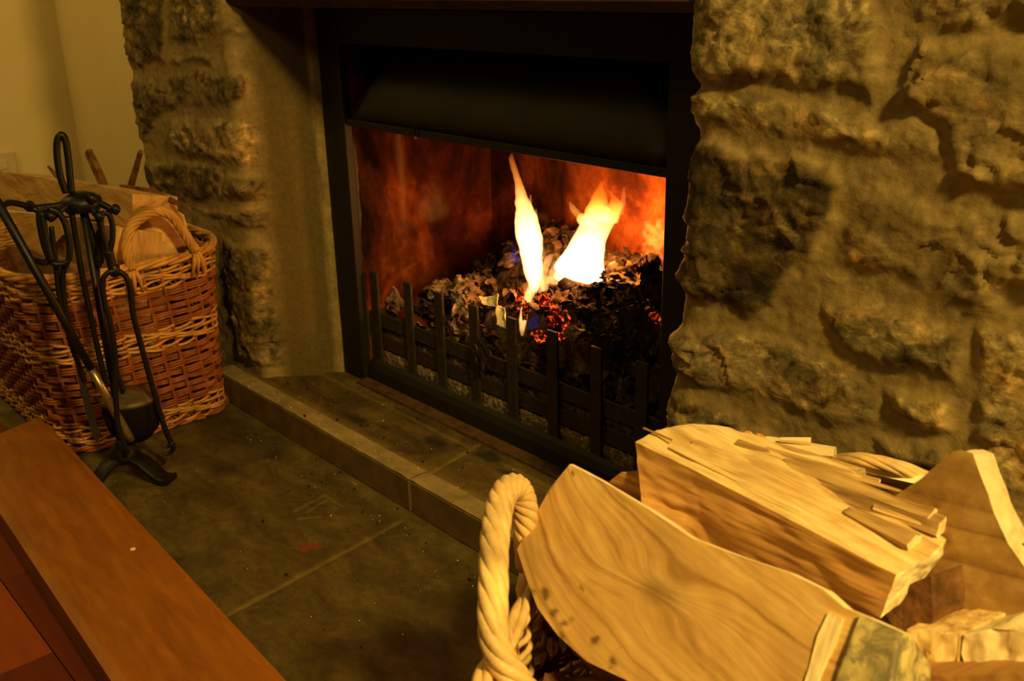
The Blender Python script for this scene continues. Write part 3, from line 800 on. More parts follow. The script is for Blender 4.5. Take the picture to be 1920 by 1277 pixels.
# ================================================================== FIREPLACE INSERT
ins = root('open_fire_insert', (0, 0, HZ), 'black steel open fire insert set in the stone fireplace opening', 'fireplace')
for sx in (-1, 1):
    mb = MB(); mb.box((min(sx * .441, sx * .372), -0.004, HZ), (max(sx * .441, sx * .372), 0.012, 0.757), bev=0.001)
    mb.build('side_frame', M_BLACK, ins, smooth=False)
mb = MB(); mb.box((-.372, -0.004, 0.700), (.372, 0.012, 0.757), bev=0.001); mb.build('top_frame', M_BLACK, ins, smooth=False)
# inner side flanges (short turned-in strips that catch the fire)
for sx in (-1, 1):
    mb = MB(); mb.box((min(sx * .372, sx * .376), 0.012, HZ), (max(sx * .372, sx * .376), 0.05, 0.70)); mb.build('flange', M_GRATE, ins, smooth=False)
# hood: curved scoop with cheeks
V = []; ny_, nx2 = 14, 30
prof = []
for i in range(ny_):
    t = i / (ny_ - 1); prof.append((0.006 + 0.17 * (1 - math.cos(t * math.pi / 2)) , 0.566 + 0.165 * math.sin(t * math.pi / 2)))
for (y, z) in prof:
    for i in range(nx2):
        u = -1 + 2 * i / (nx2 - 1)
        sag = 0.11 * max(0, (abs(u) - 0.80) / 0.20) ** 2 * (z - 0.566) / 0.165
        V.append((0.369 * u * (1 - 0.10 * ((z - 0.566) / 0.165) ** 1.5), y + sag, z))
Fq = [(a * nx2 + b_, a * nx2 + b_ + 1, (a + 1) * nx2 + b_ + 1, (a + 1) * nx2 + b_) for a in range(ny_ - 1) for b_ in range(nx2 - 1)]
hood = mobj('hood', V, Fq, M_HOOD, ins)
sol = hood.modifiers.new('thick', 'SOLIDIFY'); sol.thickness = 0.003
mb = MB(); mb.box((-.370, 0.0, 0.556), (.370, 0.007, 0.568), bev=0.001); mb.box((-.368, 0.004, 0.556), (.368, 0.040, 0.559))
mb.build('hood_lip', M_BLACK, ins, smooth=False)
mb = MB()
bb = oy(776, 247, 0.0)
mb.box((bb[0] - .004, -0.002, bb[2] - .012), (bb[0] + .003, 0.004, bb[2] + .004)); mb.box((bb[0] + .008, -0.002, bb[2] - .006), (bb[0] + .012, 0.004, bb[2] + .004))
mb.build('catch', M_BLACK, ins, smooth=False)
# firebox shell
def panel(name, p00, p10, p11, p01, nu, nv, mat, amp, seed, tonef=None):
    p00, p10, p11, p01 = map(lambda a: np.array(a, float), (p00, p10, p11, p01))
    U, Vv = np.meshgrid(np.linspace(0, 1, nu), np.linspace(0, 1, nv))
    U = U.ravel()[:, None]; Vv = Vv.ravel()[:, None]
    P = p00 * (1 - U) * (1 - Vv) + p10 * U * (1 - Vv) + p11 * U * Vv + p01 * (1 - U) * Vv
    n = _n(np.cross(p10 - p00, p01 - p00))
    P = P + n * (amp * fbm(P * 14, 3, seed))[:, None]
    q = (np.arange(nv - 1)[:, None] * nu + np.arange(nu - 1)[None, :]).ravel()
    T = tonef(P) if tonef else np.zeros((len(P), 3))
    return mobj(name, P, np.stack([q, q + 1, q + nu + 1, q + nu], 1), mat, ins, tone=T)
BZ = HZ + 0.004
crust = oy(1226, 452, 0.298)
def back_tone(P):
    d = np.linalg.norm((P - crust) / np.array([0.035, 1, 0.045]), axis=1) + 0.9 * fbm(P * 90, 3, 5)
    a = 0.13 * (1 - sstep(0.25, 0.9, d))
    d2 = np.linalg.norm((P - oy(1010, 440, 0.298)) / np.array([0.05, 1, 0.06]), axis=1) + 0.8 * fbm(P * 60, 3, 15)
    a = np.maximum(a, 0.10 * (1 - sstep(0.1, 0.9, d2)))
    return np.stack([a, 0 * a, 0 * a], 1)
def side_tone(P):
    # highlight arc along the seam near the left panel's front, painted pale
    c1 = oy(735, 350, 0.0); s = np.abs((P[:, 1] - 0.105) + 0.25 * (P[:, 2] - 0.45) ** 2 + 0.01 * fbm(P * 25, 2, 4))
    a = 0.07 * (1 - sstep(0.0, 0.012, s)) * sstep(0.3, 0.42, P[:, 2])
    d2 = np.linalg.norm((P[:, 1:] - np.array([0.17, 0.385])) / np.array([0.05, 0.05]), axis=1) + 0.8 * fbm(P * 30, 3, 25)
    a = np.maximum(a, 0.08 * (1 - sstep(0.1, 0.9, d2)))
    return np.stack([a, 0 * a, 0 * a], 1)
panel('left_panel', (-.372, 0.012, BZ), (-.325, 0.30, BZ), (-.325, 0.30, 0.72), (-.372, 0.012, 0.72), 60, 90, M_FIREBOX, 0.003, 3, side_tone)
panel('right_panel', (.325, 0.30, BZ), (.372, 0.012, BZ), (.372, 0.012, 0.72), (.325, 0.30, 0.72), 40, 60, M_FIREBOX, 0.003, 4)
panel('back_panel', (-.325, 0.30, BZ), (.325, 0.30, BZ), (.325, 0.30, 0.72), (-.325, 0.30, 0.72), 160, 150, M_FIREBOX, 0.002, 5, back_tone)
mb = MB(); mb.box((-.375, 0.0, 0.735), (.375, 0.31, 0.75)); mb.build('throat_plate', M_BLACK, ins, smooth=False)
mb = MB(); mb.box((-.372, 0.0, HZ), (.372, 0.305, BZ)); mb.build('floor_plate', M_BLACK, ins, smooth=False)
# rusty sill strip in front of the grate
mb = MB(); mb.box((-.372, -0.022, HZ - 0.002), (.372, 0.012, HZ + 0.006), bev=0.001)
mb.build('sill', simple('rusty_sill', (0.075, 0.040, 0.018), 0.7, 0, 60, 0.4, 0.3, 0.001, 0.2), ins, smooth=False)

# ---- grate with upright bars
gr = root('fire_grate', (0, 0.02, HZ), 'black iron fire grate with eight upright flat bars holding the ashes', 'grate')
BARX = [-0.349, -0.242, -0.150, -0.055, 0.041, 0.137, 0.231, 0.321]
for i, x in enumerate(BARX):
    mb = MB(); wv = 0.0115
    mb.box((x - wv, 0.018, HZ + 0.042), (x + wv, 0.023, 0.282 + 0.001 * (i % 3)), bev=0.0008)
    mb.build('upright_bar', M_GRATE, gr, smooth=False)
for (za, zb) in ((0.172, 0.200), (0.128, 0.156)):
    mb = MB(); mb.box((-.366, 0.0235, za), (.366, 0.028, zb), bev=0.0008); mb.build('cross_rail', M_GRATE, gr, smooth=False)
# curved base front
V = []
prof = [(0.018, HZ + 0.046), (0.012, HZ + 0.040), (0.006, HZ + 0.028), (0.004, HZ + 0.014), (0.003, HZ + 0.006), (0.02, HZ + 0.006), (0.024, HZ + 0.040)]
for x in (-.368, .368):
    for (y, z) in prof: V.append((x, y, z))
np_ = len(prof); Fq = [(k_, (k_ + 1) % np_, np_ + (k_ + 1) % np_, np_ + k_) for k_ in range(np_)] + [tuple(range(np_)), tuple(range(2 * np_ - 1, np_ - 1, -1))]
mobj('base_front', V, Fq, M_BLACK, gr, smooth=False)
for x in (-.366, .366):
    mb = MB(); mb.box((x - .003, 0.018, HZ + 0.005), (x + .003, 0.24, 0.20)); mb.build('end_plate', M_GRATE, gr, smooth=False)

# ---- heap of ash and charred paper
def heap_z(x, y):
    """height of the heap over the firebox plan"""
    f = sstep(0.028, 0.10, y)
    ridge = 0.205 + 0.07 * np.exp(-((x - 0.10) / 0.20) ** 2) + 0.075 * np.exp(-((x + 0.12) / 0.12) ** 2) * sstep(0.12, 0.25, y)
    left = 1 - 0.55 * sstep(-0.18, -0.36, x)
    front = 0.17 + 0.028 * f
    return front + f * (ridge * left - 0.20) * 1.15 + 0.035 * sstep(0.05, 0.26, y) * left
xs = np.arange(-.362, .364, 0.0035); ys = np.arange(0.030, 0.298, 0.0035)
XX, YY = np.meshgrid(xs, ys); P = np.stack([XX.ravel(), YY.ravel(), XX.ravel() * 0], 1)
P[:, 2] = heap_z(P[:, 0], P[:, 1]) + 0.020 * ridged(P * 26, 4, 5) - 0.004
P[:, 0] += 0.006 * fbm(P * 50, 2, 8) * (np.abs(P[:, 0]) < 0.34); P[:, 1] += 0.005 * fbm(P * 50 + 9, 2, 9) * (P[:, 1] > 0.04) * (P[:, 1] < 0.28)
nxh = len(xs); nyh = len(ys)
q = (np.arange(nyh - 1)[:, None] * nxh + np.arange(nxh - 1)[None, :]).ravel()
Fq = np.stack([q, q + 1, q + nxh + 1, q + nxh], 1).tolist(); V = P.tolist()
b0 = len(V)
for i in range(nxh): V.append((P[i][0], 0.030, 0.115))
for i in range(nxh - 1): Fq.append((b0 + i, b0 + i + 1, i + 1, i))
hp = mobj('charred_heap', V, Fq, M_ASHHEAP); tag(hp, 'grey and black heap of burnt paper ash filling the grate behind the bars', 'ash heap'); hp['kind'] = 'stuff'
# pale ash visible under the lowest rail
xs = np.arange(-.36, .362, 0.003); prof_n = 16
V = []
for j in range(prof_n):
    t = j / (prof_n - 1)
    for x in xs:
        p = np.array([[x, 0.029 + 0.012 * (1 - t), HZ + 0.008 + 0.062 * t]])
        V.append((x, 0.034 - 0.010 * math.sin(t * 1.5) + 0.003 * float(ridged(p * 130, 2, 3)[0]), HZ + 0.008 + 0.058 * t))
nxa = len(xs); q = (np.arange(prof_n - 1)[:, None] * nxa + np.arange(nxa - 1)[None, :]).ravel()
wa = mobj('pale_ash', V, np.stack([q, q + 1, q + nxa + 1, q + nxa], 1), M_WHITEASH)
tag(wa, 'pale grey powdery ash showing below the lowest rail of the grate', 'ash'); wa['kind'] = 'stuff'

def ico(n=3):
    t = (1 + 5 ** .5) / 2
    v = [(-1, t, 0), (1, t, 0), (-1, -t, 0), (1, -t, 0), (0, -1, t), (0, 1, t), (0, -1, -t), (0, 1, -t), (t, 0, -1), (t, 0, 1), (-t, 0, -1), (-t, 0, 1)]
    v = [tuple(_n(p)) for p in v]
    f = [(0, 11, 5), (0, 5, 1), (0, 1, 7), (0, 7, 10), (0, 10, 11), (1, 5, 9), (5, 11, 4), (11, 10, 2), (10, 7, 6), (7, 1, 8), (3, 9, 4), (3, 4, 2), (3, 2, 6), (3, 6, 8), (3, 8, 9), (4, 9, 5), (2, 4, 11), (6, 2, 10), (8, 6, 7), (9, 8, 1)]
    for _ in range(n):
        mid = {}; nf = []
        def g(a, b):
            k_ = (min(a, b), max(a, b))
            if k_ not in mid: mid[k_] = len(v); v.append(tuple(_n(np.array(v[a]) + np.array(v[b]))))
            return mid[k_]
        for a, b, c in f:
            ab, bc, ca = g(a, b), g(b, c), g(c, a); nf += [(a, ab, ca), (b, bc, ab), (c, ca, bc), (ab, bc, ca)]
        f = nf
    return np.array(v), f
ICO4 = ico(4); ICO3 = ico(3)
def crumple(name, c, size, seed, mat, folds=1.0, fine=3.2, ic=None):
    v, f = ic or ICO4
    q = v + seed * 1.37
    w_ = fbm(q * 1.1, 2, seed + 50)[:, None] * 0.9
    r = 0.85 + 0.34 * folds * ridged(q * 1.05 + w_, 3, seed) + 0.10 * folds * ridged(q * fine + w_ * 2, 2, seed + 3)
    P = v * r[:, None] * np.array(size)
    a = seed * 2.4; ca, sa = math.cos(a), math.sin(a)
    b_ = seed * 1.1; cb, sb = math.cos(b_) , math.sin(b_)
    Rz = np.array([[ca, -sa, 0], [sa, ca, 0], [0, 0, 1]]); Rx = np.array([[1, 0, 0], [0, cb, -sb], [0, sb, cb]])
    return mobj(name, P @ (Rz @ Rx).T + np.array(c), f, mat, smooth=False)
def crumple_geo(size, seed, n=26, layers=3):
    rg = np.random.default_rng(seed); V = []; Fq = []
    for l in range(layers):
        U, W_ = np.meshgrid(np.linspace(-1, 1, n), np.linspace(-1, 1, n)); U = U.ravel(); W_ = W_.ravel()
        a, b_ = rg.uniform(1.2, 2.4, 2); ph = rg.uniform(0, 6)
        P = np.stack([np.sin(U * a), W_ * 0.95, 0.55 * np.cos(U * a + 0.4 * W_) + 0.25 * np.sin(W_ * b_ + ph)], 1)
        q = np.stack([U * 1.7 + seed, W_ * 1.7 + l * 5, U * 0 + ph], 1)
        P = P + 0.42 * np.stack([ridged(q, 2, seed), ridged(q + 9, 2, seed + 1), ridged(q + 19, 2, seed + 2)], 1) + 0.16 * np.stack([ridged(q * 2.7, 2, seed + 4), ridged(q * 2.7 + 9, 2, seed + 5), ridged(q * 2.7 + 19, 2, seed + 6)], 1)
        P -= P.mean(0)
        M = np.linalg.qr(rg.standard_normal((3, 3)))[0]
        b0 = len(V); V += (P @ M.T * 0.85).tolist()
        Fq += [(b0 + i * n + j, b0 + i * n + j + 1, b0 + (i + 1) * n + j + 1, b0 + (i + 1) * n + j) for i in range(n - 1) for j in range(n - 1)]
    return np.array(V) * np.array(size), Fq
def paper_ball(name, c, size, seed, mat):
    V, Fq = crumple_geo(size, seed)
    o = mobj(name, V + np.array(c), Fq, mat)
    try: o.data.set_sharp_from_angle(angle=math.radians(32))
    except Exception: pass
    return o
def at_px(px, py, y): return oy(px, py, y)
papers = [
 # px, py, y, size, mat, label
 (918, 515, 0.20, (.045, .035, .035), M_CHAR, 'large dark crumpled charred paper heaped left of the tall flame'),
 (958, 500, 0.215, (.030, .03, .022), M_CHAR, 'dark curled burnt paper right behind the base of the tall flame'),
 (870, 548, 0.11, (.034, .022, .022), M_GREYP, 'smooth tan scorched paper lump above the fourth grate bar from the left'),
 (830, 545, 0.13, (.028, .022, .018), M_GREYP, 'grey ashy paper lump behind the third grate bar from the left'),
 (862, 588, 0.052, (.022, .016, .024), M_GREYP, 'light grey-brown crumpled paper between the third and fourth grate bars, upper one'),
 (862, 622, 0.046, (.024, .013, .018), M_GREYP, 'light grey-brown crumpled paper between the third and fourth grate bars, lowest one'),
 (738, 565, 0.07, (.016, .014, .020), M_GREYP, 'small pale ash flake pile between the first and second grate bars'),
 (795, 580, 0.055, (.024, .016, .018), M_CHAR, 'blackened paper lump between the second and third grate bars'),
 (900, 535, 0.16, (.026, .02, .02), M_GREYP, 'greyish crumpled paper just above the pale paper scrap'),
 (1075, 548, 0.17, (.045, .03, .022), M_CHAR, 'wide charred paper lump directly under the wide flame'),
 (1130, 545, 0.15, (.034, .026, .026), M_CHAR, 'black burnt paper ball under the right edge of the wide flame'),
 (1175, 560, 0.13, (.032, .026, .028), M_CHAR, 'black burnt paper ball left of the upright curled paper'),
 (1218, 522, 0.115, (.018, .016, .040), M_CHAR, 'tall upright curled charred paper beside the right jamb'),
 (1235, 545, 0.12, (.016, .014, .034), M_CHAR, 'narrow black paper curl squeezed against the right jamb'),
 (1110, 600, 0.075, (.036, .020, .024), M_CHAR, 'black crumpled paper right of the glowing embers'),
 (1190, 610, 0.065, (.034, .020, .028), M_CHAR, 'black crumpled paper in the heap near the right end of the grate'),
 (1140, 640, 0.045, (.030, .012, .018), M_CHAR, 'brown-black curled paper resting behind the seventh grate bar'),
 (1085, 628, 0.048, (.024, .012, .012), M_GREYP, 'brown ashy flake curl behind the bars right of the embers'),
 (1230, 660, 0.05, (.024, .012, .030), M_CHAR, 'black burnt paper low in the right corner of the grate'),
 (1012, 655, 0.036, (.022, .007, .010), M_CHAR, 'brownish burnt flake behind the rails under the low flame'),
]
for i, (px_, py_, y_, sz, mt, lb) in enumerate(papers):
    o = paper_ball('charred_paper', at_px(px_, py_, y_), np.array(sz) * (1.2 if mt is M_GREYP else 1.0), i + 3, mt)
    tag(o, lb, 'burnt paper', 'charred papers in the fire grate')
# hanging charred strip over the rails
o = paper_ball('charred_strip', at_px(905, 670, 0.010), (.018, .005, .030), 41, M_CHAR); tag(o, 'blackened paper strip hanging over the grate rails between fourth and fifth bars', 'burnt paper', 'charred papers in the fire grate')

def sheet(name, corners, thick, seed, mat, amp=0.003, n=22):
    c = [np.array(p, float) for p in corners]
    U, W_ = np.meshgrid(np.linspace(0, 1, n), np.linspace(0, 1, n)); U = U.ravel()[:, None]; W_ = W_.ravel()[:, None]
    P = c[0] * (1 - U) * (1 - W_) + c[1] * U * (1 - W_) + c[2] * U * W_ + c[3] * (1 - U) * W_
    nn = _n(np.cross(c[1] - c[0], c[3] - c[0]))
    P = P + nn * (amp * ridged(P * 70, 3, seed) + 0.006 * np.sin(U[:, 0] * 3.1))[:, None] + (0.0015 * fbm(P * 120, 2, seed))[:, None]
    q = (np.arange(n - 1)[:, None] * n + np.arange(n - 1)[None, :]).ravel()
    o = mobj(name, P, np.stack([q, q + 1, q + n + 1, q + n], 1), mat)
    s_ = o.modifiers.new('thick', 'SOLIDIFY'); s_.thickness = thick
    return o
o = sheet('paper_scrap', [oy(896, 556, .058), oy(932, 550, .062), oy(934, 572, .050), oy(906, 572, .048)], 0.001, 5, M_PALEP)
tag(o, 'pale unburnt paper scrap lying flat above the fifth grate bar', 'paper')
o = sheet('paper_scrap', [oy(928, 572, .050), oy(944, 576, .046), oy(949, 620, .034), oy(930, 608, .034)], 0.001, 8, M_PALEP, 0.004)
tag(o, 'pale crumpled paper tongue hanging down left of the fifth grate bar', 'paper')

embers = [(1040, 578, .064, (.014, .01, .010)), (1058, 592, .058, (.014, .009, .012)), (1034, 602, .052, (.013, .009, .012)), (1066, 618, .046, (.016, .008, .014)), (1010, 630, .038, (.016, .006, .010)), (985, 582, .058, (.007, .007, .022)), (1020, 560, .075, (.014, .01, .014)), (1045, 630, .040, (.014, .006, .008)), (975, 560, .085, (.010, .01, .022)), (1228, 595, .06, (.010, .008, .008))]
for i, (px_, py_, y_, sz) in enumerate(embers):
    lbs = ['red glowing ember, topmost of the cluster right of the low flame', 'red glowing ember in the middle of the cluster above the sixth bar', 'red glowing ember just left of the top of the sixth grate bar', 'brightest red ember right beside the sixth grate bar top', 'flat red ember at the very foot of the low flame', 'thin upright red-edged ember left of the low flame', 'dark red ember between the low flame and the cluster, highest placed', 'red ember behind the sixth grate bar next to the flame foot', 'dark ember strip behind the fifth bar beneath the tall flame', 'faint red ember near the right jamb']
    o = paper_ball('glowing_ember', at_px(px_, py_, y_), np.array(sz) * 0.85, i + 60, M_EMBER); tag(o, lbs[i], 'ember', 'glowing embers in the grate')

# loose burnt flakes covering the heap
rg = np.random.default_rng(21); mbf = MB()
for i in range(420):
    x = rg.uniform(-.345, .35); y = 0.032 + 0.26 * rg.random() ** 1.3
    sz = rg.uniform(.007, .020); V_, F_ = crumple_geo((sz, sz, sz * .8), int(i) + 100, n=7, layers=1)
    left_ = x < 0.02
    m_ = (rg.choice([0, 1, 1, 2]) if left_ else rg.choice([0, 0, 1, 1])) if y < .2 else rg.choice([0, 1])
    mbf.add(V_ + np.array([x, max(y, .034 + sz * .6), float(heap_z(np.array([x]), np.array([y]))[0]) + sz * .5 + .004]), F_, int(m_))
fk = mbf.build('burnt_flakes', [M_CHAR, M_BROWNP, M_GREYP]); tag(fk, 'loose curled burnt paper flakes covering the ash heap in the grate', 'burnt paper'); fk['kind'] = 'stuff'
# ---- flames: closed bodies of burning gas
def flame_body(rows, y, depth=0.55, ymod=None, n=20):
    """rows: (py, pxL, pxR) from bottom to top; returns verts, faces"""
    rows = np.array(rows, float)
    t = np.linspace(0, len(rows) - 1, len(rows) * 6)
    R_ = np.stack([np.interp(t, np.arange(len(rows)), rows[:, k_]) for k_ in range(3)], 1)
    for _ in range(3): R_[1:-1] = (R_[:-2] + 2 * R_[1:-1] + R_[2:]) / 4
    wob = 1.6 * fbm(np.stack([R_[:, 0] * 0.045, R_[:, 0] * 0 + R_[0, 1], R_[:, 0] * 0], 1), 3, 4); wob2 = 1.6 * fbm(np.stack([R_[:, 0] * 0.05 + 30, R_[:, 0] * 0 + R_[0, 1], R_[:, 0] * 0], 1), 3, 5)
    sc_ = np.clip((R_[:, 2] - R_[:, 1]) / 12, 0, 2.5); R_[:, 1] += wob * sc_; R_[:, 2] += wob2 * sc_
    V = []; F_ = []
    for i, (py_, a, b_) in enumerate(R_):
        yy = y if ymod is None else y + ymod * i / len(R_)
        A = oy(a, py_, yy); B_ = oy(b_, py_, yy); c = (A + B_) / 2; hw = np.linalg.norm(B_ - A) / 2 + 1e-5
        for k_ in range(n):
            an = 2 * math.pi * k_ / n
            V.append((c[0] + hw * math.cos(an), c[1] + hw * depth * (1 - 0.55 * (i / len(R_)) ** 2) * math.sin(an), c[2]))
    L = len(R_)
    for i in range(L - 1):
        for k_ in range(n): F_.append((i * n + k_, i * n + (k_ + 1) % n, (i + 1) * n + (k_ + 1) % n, (i + 1) * n + k_))
    F_.append(tuple(range(n - 1, -1, -1))); F_.append(tuple((L - 1) * n + k_ for k_ in range(n)))
    return V, F_
ORNG = [(0.0, (1.0, 0.46, 0.20)), (0.35, (1.0, 0.46, 0.18)), (0.62, (0.8, 0.30, 0.07)), (0.8, (0.45, 0.13, 0.015)), (1.0, (0.16, 0.03, 0.001))]
fl = root('flame', (-0.03, 0.13, 0.3), 'tall narrow yellow-white flame leaning left, the left one of the two', 'flame')
zf = lambda py_, y_: oy(1000, py_, y_)[2]
m1 = mat_flame('flame_tall', zf(560, .13), zf(285, .13), ORNG, core=190)
tall = [(548, 996, 1006), (530, 992, 1012), (500, 981, 1016), (470, 975, 1016), (440, 970, 1014), (400, 967, 1006), (370, 966, 990), (345, 965, 982), (325, 960, 973), (308, 955, 968), (298, 953, 965), (288, 957, 962)]
V, F_ = flame_body(tall, 0.13); mobj('flame_tongue', V, F_, m1, fl)
V, F_ = flame_body([(500, 1000, 1016), (460, 998, 1013), (420, 993, 1003), (395, 992, 999), (365, 993, 996)], 0.132, 0.8); mobj('flame_tongue', V, F_, m1, fl)
V, F_ = flame_body([(412, 1003, 1007), (405, 1000, 1007), (396, 1002, 1007), (391, 1004, 1006)], 0.13, 0.8); mobj('flame_tongue', V, F_, mat_flame('flame_wisp', 0, 1, ORNG, core=60), fl)
V, F_ = flame_body([(520, 1006, 1014), (490, 1010, 1024), (470, 1012, 1022), (440, 1010, 1016), (425, 1010, 1012)], 0.14, 0.7); mobj('flame_tongue', V, F_, mat_flame('flame_soft', 0, 1, [(0, (1, .42, .1)), (1, (1, .42, .1))], core=22), fl)
low = root('flame', (-0.02, 0.07, 0.2), 'thin low flame licking down from the tall flame to the top of the fifth bar', 'flame')
m2 = mat_flame('flame_low', zf(640, .06), zf(530, .1), [(0, (1, .45, .12)), (1, (1, .5, .15))], core=210)
V, F_ = flame_body([(630, 977, 981), (618, 974, 984), (600, 974, 986), (580, 977, 989), (560, 983, 996), (545, 988, 1003), (530, 994, 1008)], 0.036, 0.6, ymod=0.075); mobj('flame_tongue', V, F_, m2, low)
mb_ = mat_flame('flame_blue', 0, 1, [(0, (0.05, 0.10, 0.75)), (1, (0.05, 0.10, 0.75))], core=7)
V, F_ = flame_body([(618, 990, 998), (608, 990, 1008), (598, 996, 1010), (588, 1000, 1008), (572, 996, 1002), (555, 994, 998)], 0.036, 0.5, ymod=0.03); mobj('blue_flame', V, F_, mb_, low)
V, F_ = flame_body([(492, 956, 974), (480, 957, 972), (465, 961, 969), (458, 963, 965)], 0.16, 0.6); mobj('blue_flame', V, F_, mb_, fl)
# small licks between the two big flames
mid = root('flame', (0.02, 0.12, 0.31), 'small curling yellow flame lick between the two big flames', 'flame')
m3 = mat_flame('flame_lick', 0, 1, [(0, (1, .46, .12)), (1, (1, .46, .12))], core=70)
for rws in ([(545, 1016, 1026), (530, 1012, 1028), (512, 1014, 1026), (495, 1020, 1032), (482, 1024, 1036), (476, 1032, 1038)],
            [(552, 1010, 1020), (540, 1008, 1022), (526, 1010, 1020), (505, 1014, 1020), (490, 1020, 1024)],
            [(532, 1026, 1044), (515, 1030, 1046), (500, 1034, 1046), (488, 1038, 1044)]):
    V, F_ = flame_body(rws, 0.115, 0.6); mobj('flame_tongue', V, F_, m3, mid)
wide = root('flame', (0.1, 0.17, 0.34), 'broad white-hot flame leaning right with three tips, the right one of the two', 'flame')
m4 = mat_flame('flame_wide', zf(530, .17), zf(345, .17), [(0.0, (1.0, 0.50, 0.26)), (0.5, (1.0, 0.48, 0.20)), (0.7, (0.8, 0.36, 0.08)), (0.85, (0.55, 0.22, 0.025)), (1.0, (0.22, 0.06, 0.003))], core=170)
V, F_ = flame_body([(528, 1085, 1110), (522, 1058, 1124), (510, 1044, 1128), (490, 1052, 1129), (470, 1064, 1130), (450, 1076, 1132), (430, 1088, 1140), (415, 1096, 1150), (404, 1100, 1156), (396, 1106, 1154), (390, 1114, 1146), (386, 1122, 1138)], 0.17, 0.5); mobj('flame_tongue', V, F_, m4, wide)
for rws in ([(412, 1098, 1140), (398, 1102, 1140), (384, 1106, 1139), (372, 1111, 1137), (360, 1117, 1133), (350, 1122, 1130), (342, 1125, 1128)],
            [(416, 1118, 1156), (402, 1130, 1162), (392, 1137, 1165), (382, 1144, 1166), (374, 1146, 1160), (366, 1144, 1153), (358, 1140, 1145)],
            [(424, 1092, 1124), (414, 1084, 1116), (406, 1083, 1106), (400, 1088, 1098)],
            [(412, 1083, 1090), (404, 1077, 1091), (395, 1070, 1086), (386, 1067, 1078), (378, 1066, 1070)],
            [(530, 1052, 1070), (522, 1040, 1062), (510, 1042, 1056), (500, 1048, 1056)], [(532, 1096, 1118), (524, 1094, 1128), (512, 1100, 1130)],
            [(402, 1156, 1168), (388, 1160, 1170), (370, 1164, 1173), (352, 1168, 1172)]):
    V, F_ = flame_body(rws, 0.17, 0.7); mobj('flame_tongue', V, F_, m4 if rws[0][1] in (1098, 1118, 1092, 1052, 1096) else mat_flame('flame_edge', 0, 1, [(0, (1, .36, .06)), (1, (1, .36, .06))], core=45), wide)

# ================================================================== BASKETS
def rrect(cx_, cy_, L, W, rad, rot, step=0.006):
    """rounded rectangle as evenly spaced plan points, with outward normals"""
    pts = []
    for (sx, sy, a0) in ((1, 1, 0), (-1, 1, 90), (-1, -1, 180), (1, -1, 270)):
        for a in np.linspace(a0, a0 + 90, 14):
            a = math.radians(a); pts.append((sx * (L / 2 - rad) + rad * math.cos(a), sy * (W / 2 - rad) + rad * math.sin(a)))
    P = np.array(pts + [pts[0]]); d = np.concatenate([[0], np.cumsum(np.linalg.norm(np.diff(P, axis=0), axis=1))])
    n = int(d[-1] / step); s = np.linspace(0, d[-1], n, endpoint=False)
    x = np.interp(s, d, P[:, 0]); y = np.interp(s, d, P[:, 1])
    T = np.stack([np.roll(x, -1) - np.roll(x, 1), np.roll(y, -1) - np.roll(y, 1)], 1); T /= np.linalg.norm(T, axis=1)[:, None]
    Nn = np.stack([T[:, 1], -T[:, 0]], 1)
    c, s_ = math.cos(rot), math.sin(rot); Rm = np.array([[c, -s_], [s_, c]])
    return (np.stack([x, y], 1) @ Rm.T + np.array([cx_, cy_])), Nn @ Rm.T, d[-1], s
def rope(mb, path, R_, r_, n, turns, m=0, n8=7, twist0=0.0, taper=None):
    P = np.asarray(path); L = len(P)
    T = np.gradient(P, axis=0); T /= np.linalg.norm(T, axis=1)[:, None]
    u = np.cross(T[0], [0.31, 0.2, 0.9]); u /= np.linalg.norm(u); Ns = []
    for i in range(L):
        u = u - T[i] * u.dot(T[i]); u /= np.linalg.norm(u); Ns.append(u)
    Ns = np.array(Ns); Bs = np.cross(T, Ns)
    tt = np.linspace(0, 1, L)
    for k_ in range(n):
        a = twist0 + 2 * math.pi * (k_ / n + turns * tt)
        rr = R_ if taper is None else R_ * taper(tt)
        rr = np.broadcast_to(rr, (L,))
        mb.tube(P + (np.cos(a) * rr)[:, None] * Ns + (np.sin(a) * rr)[:, None] * Bs, r_, n8, m)
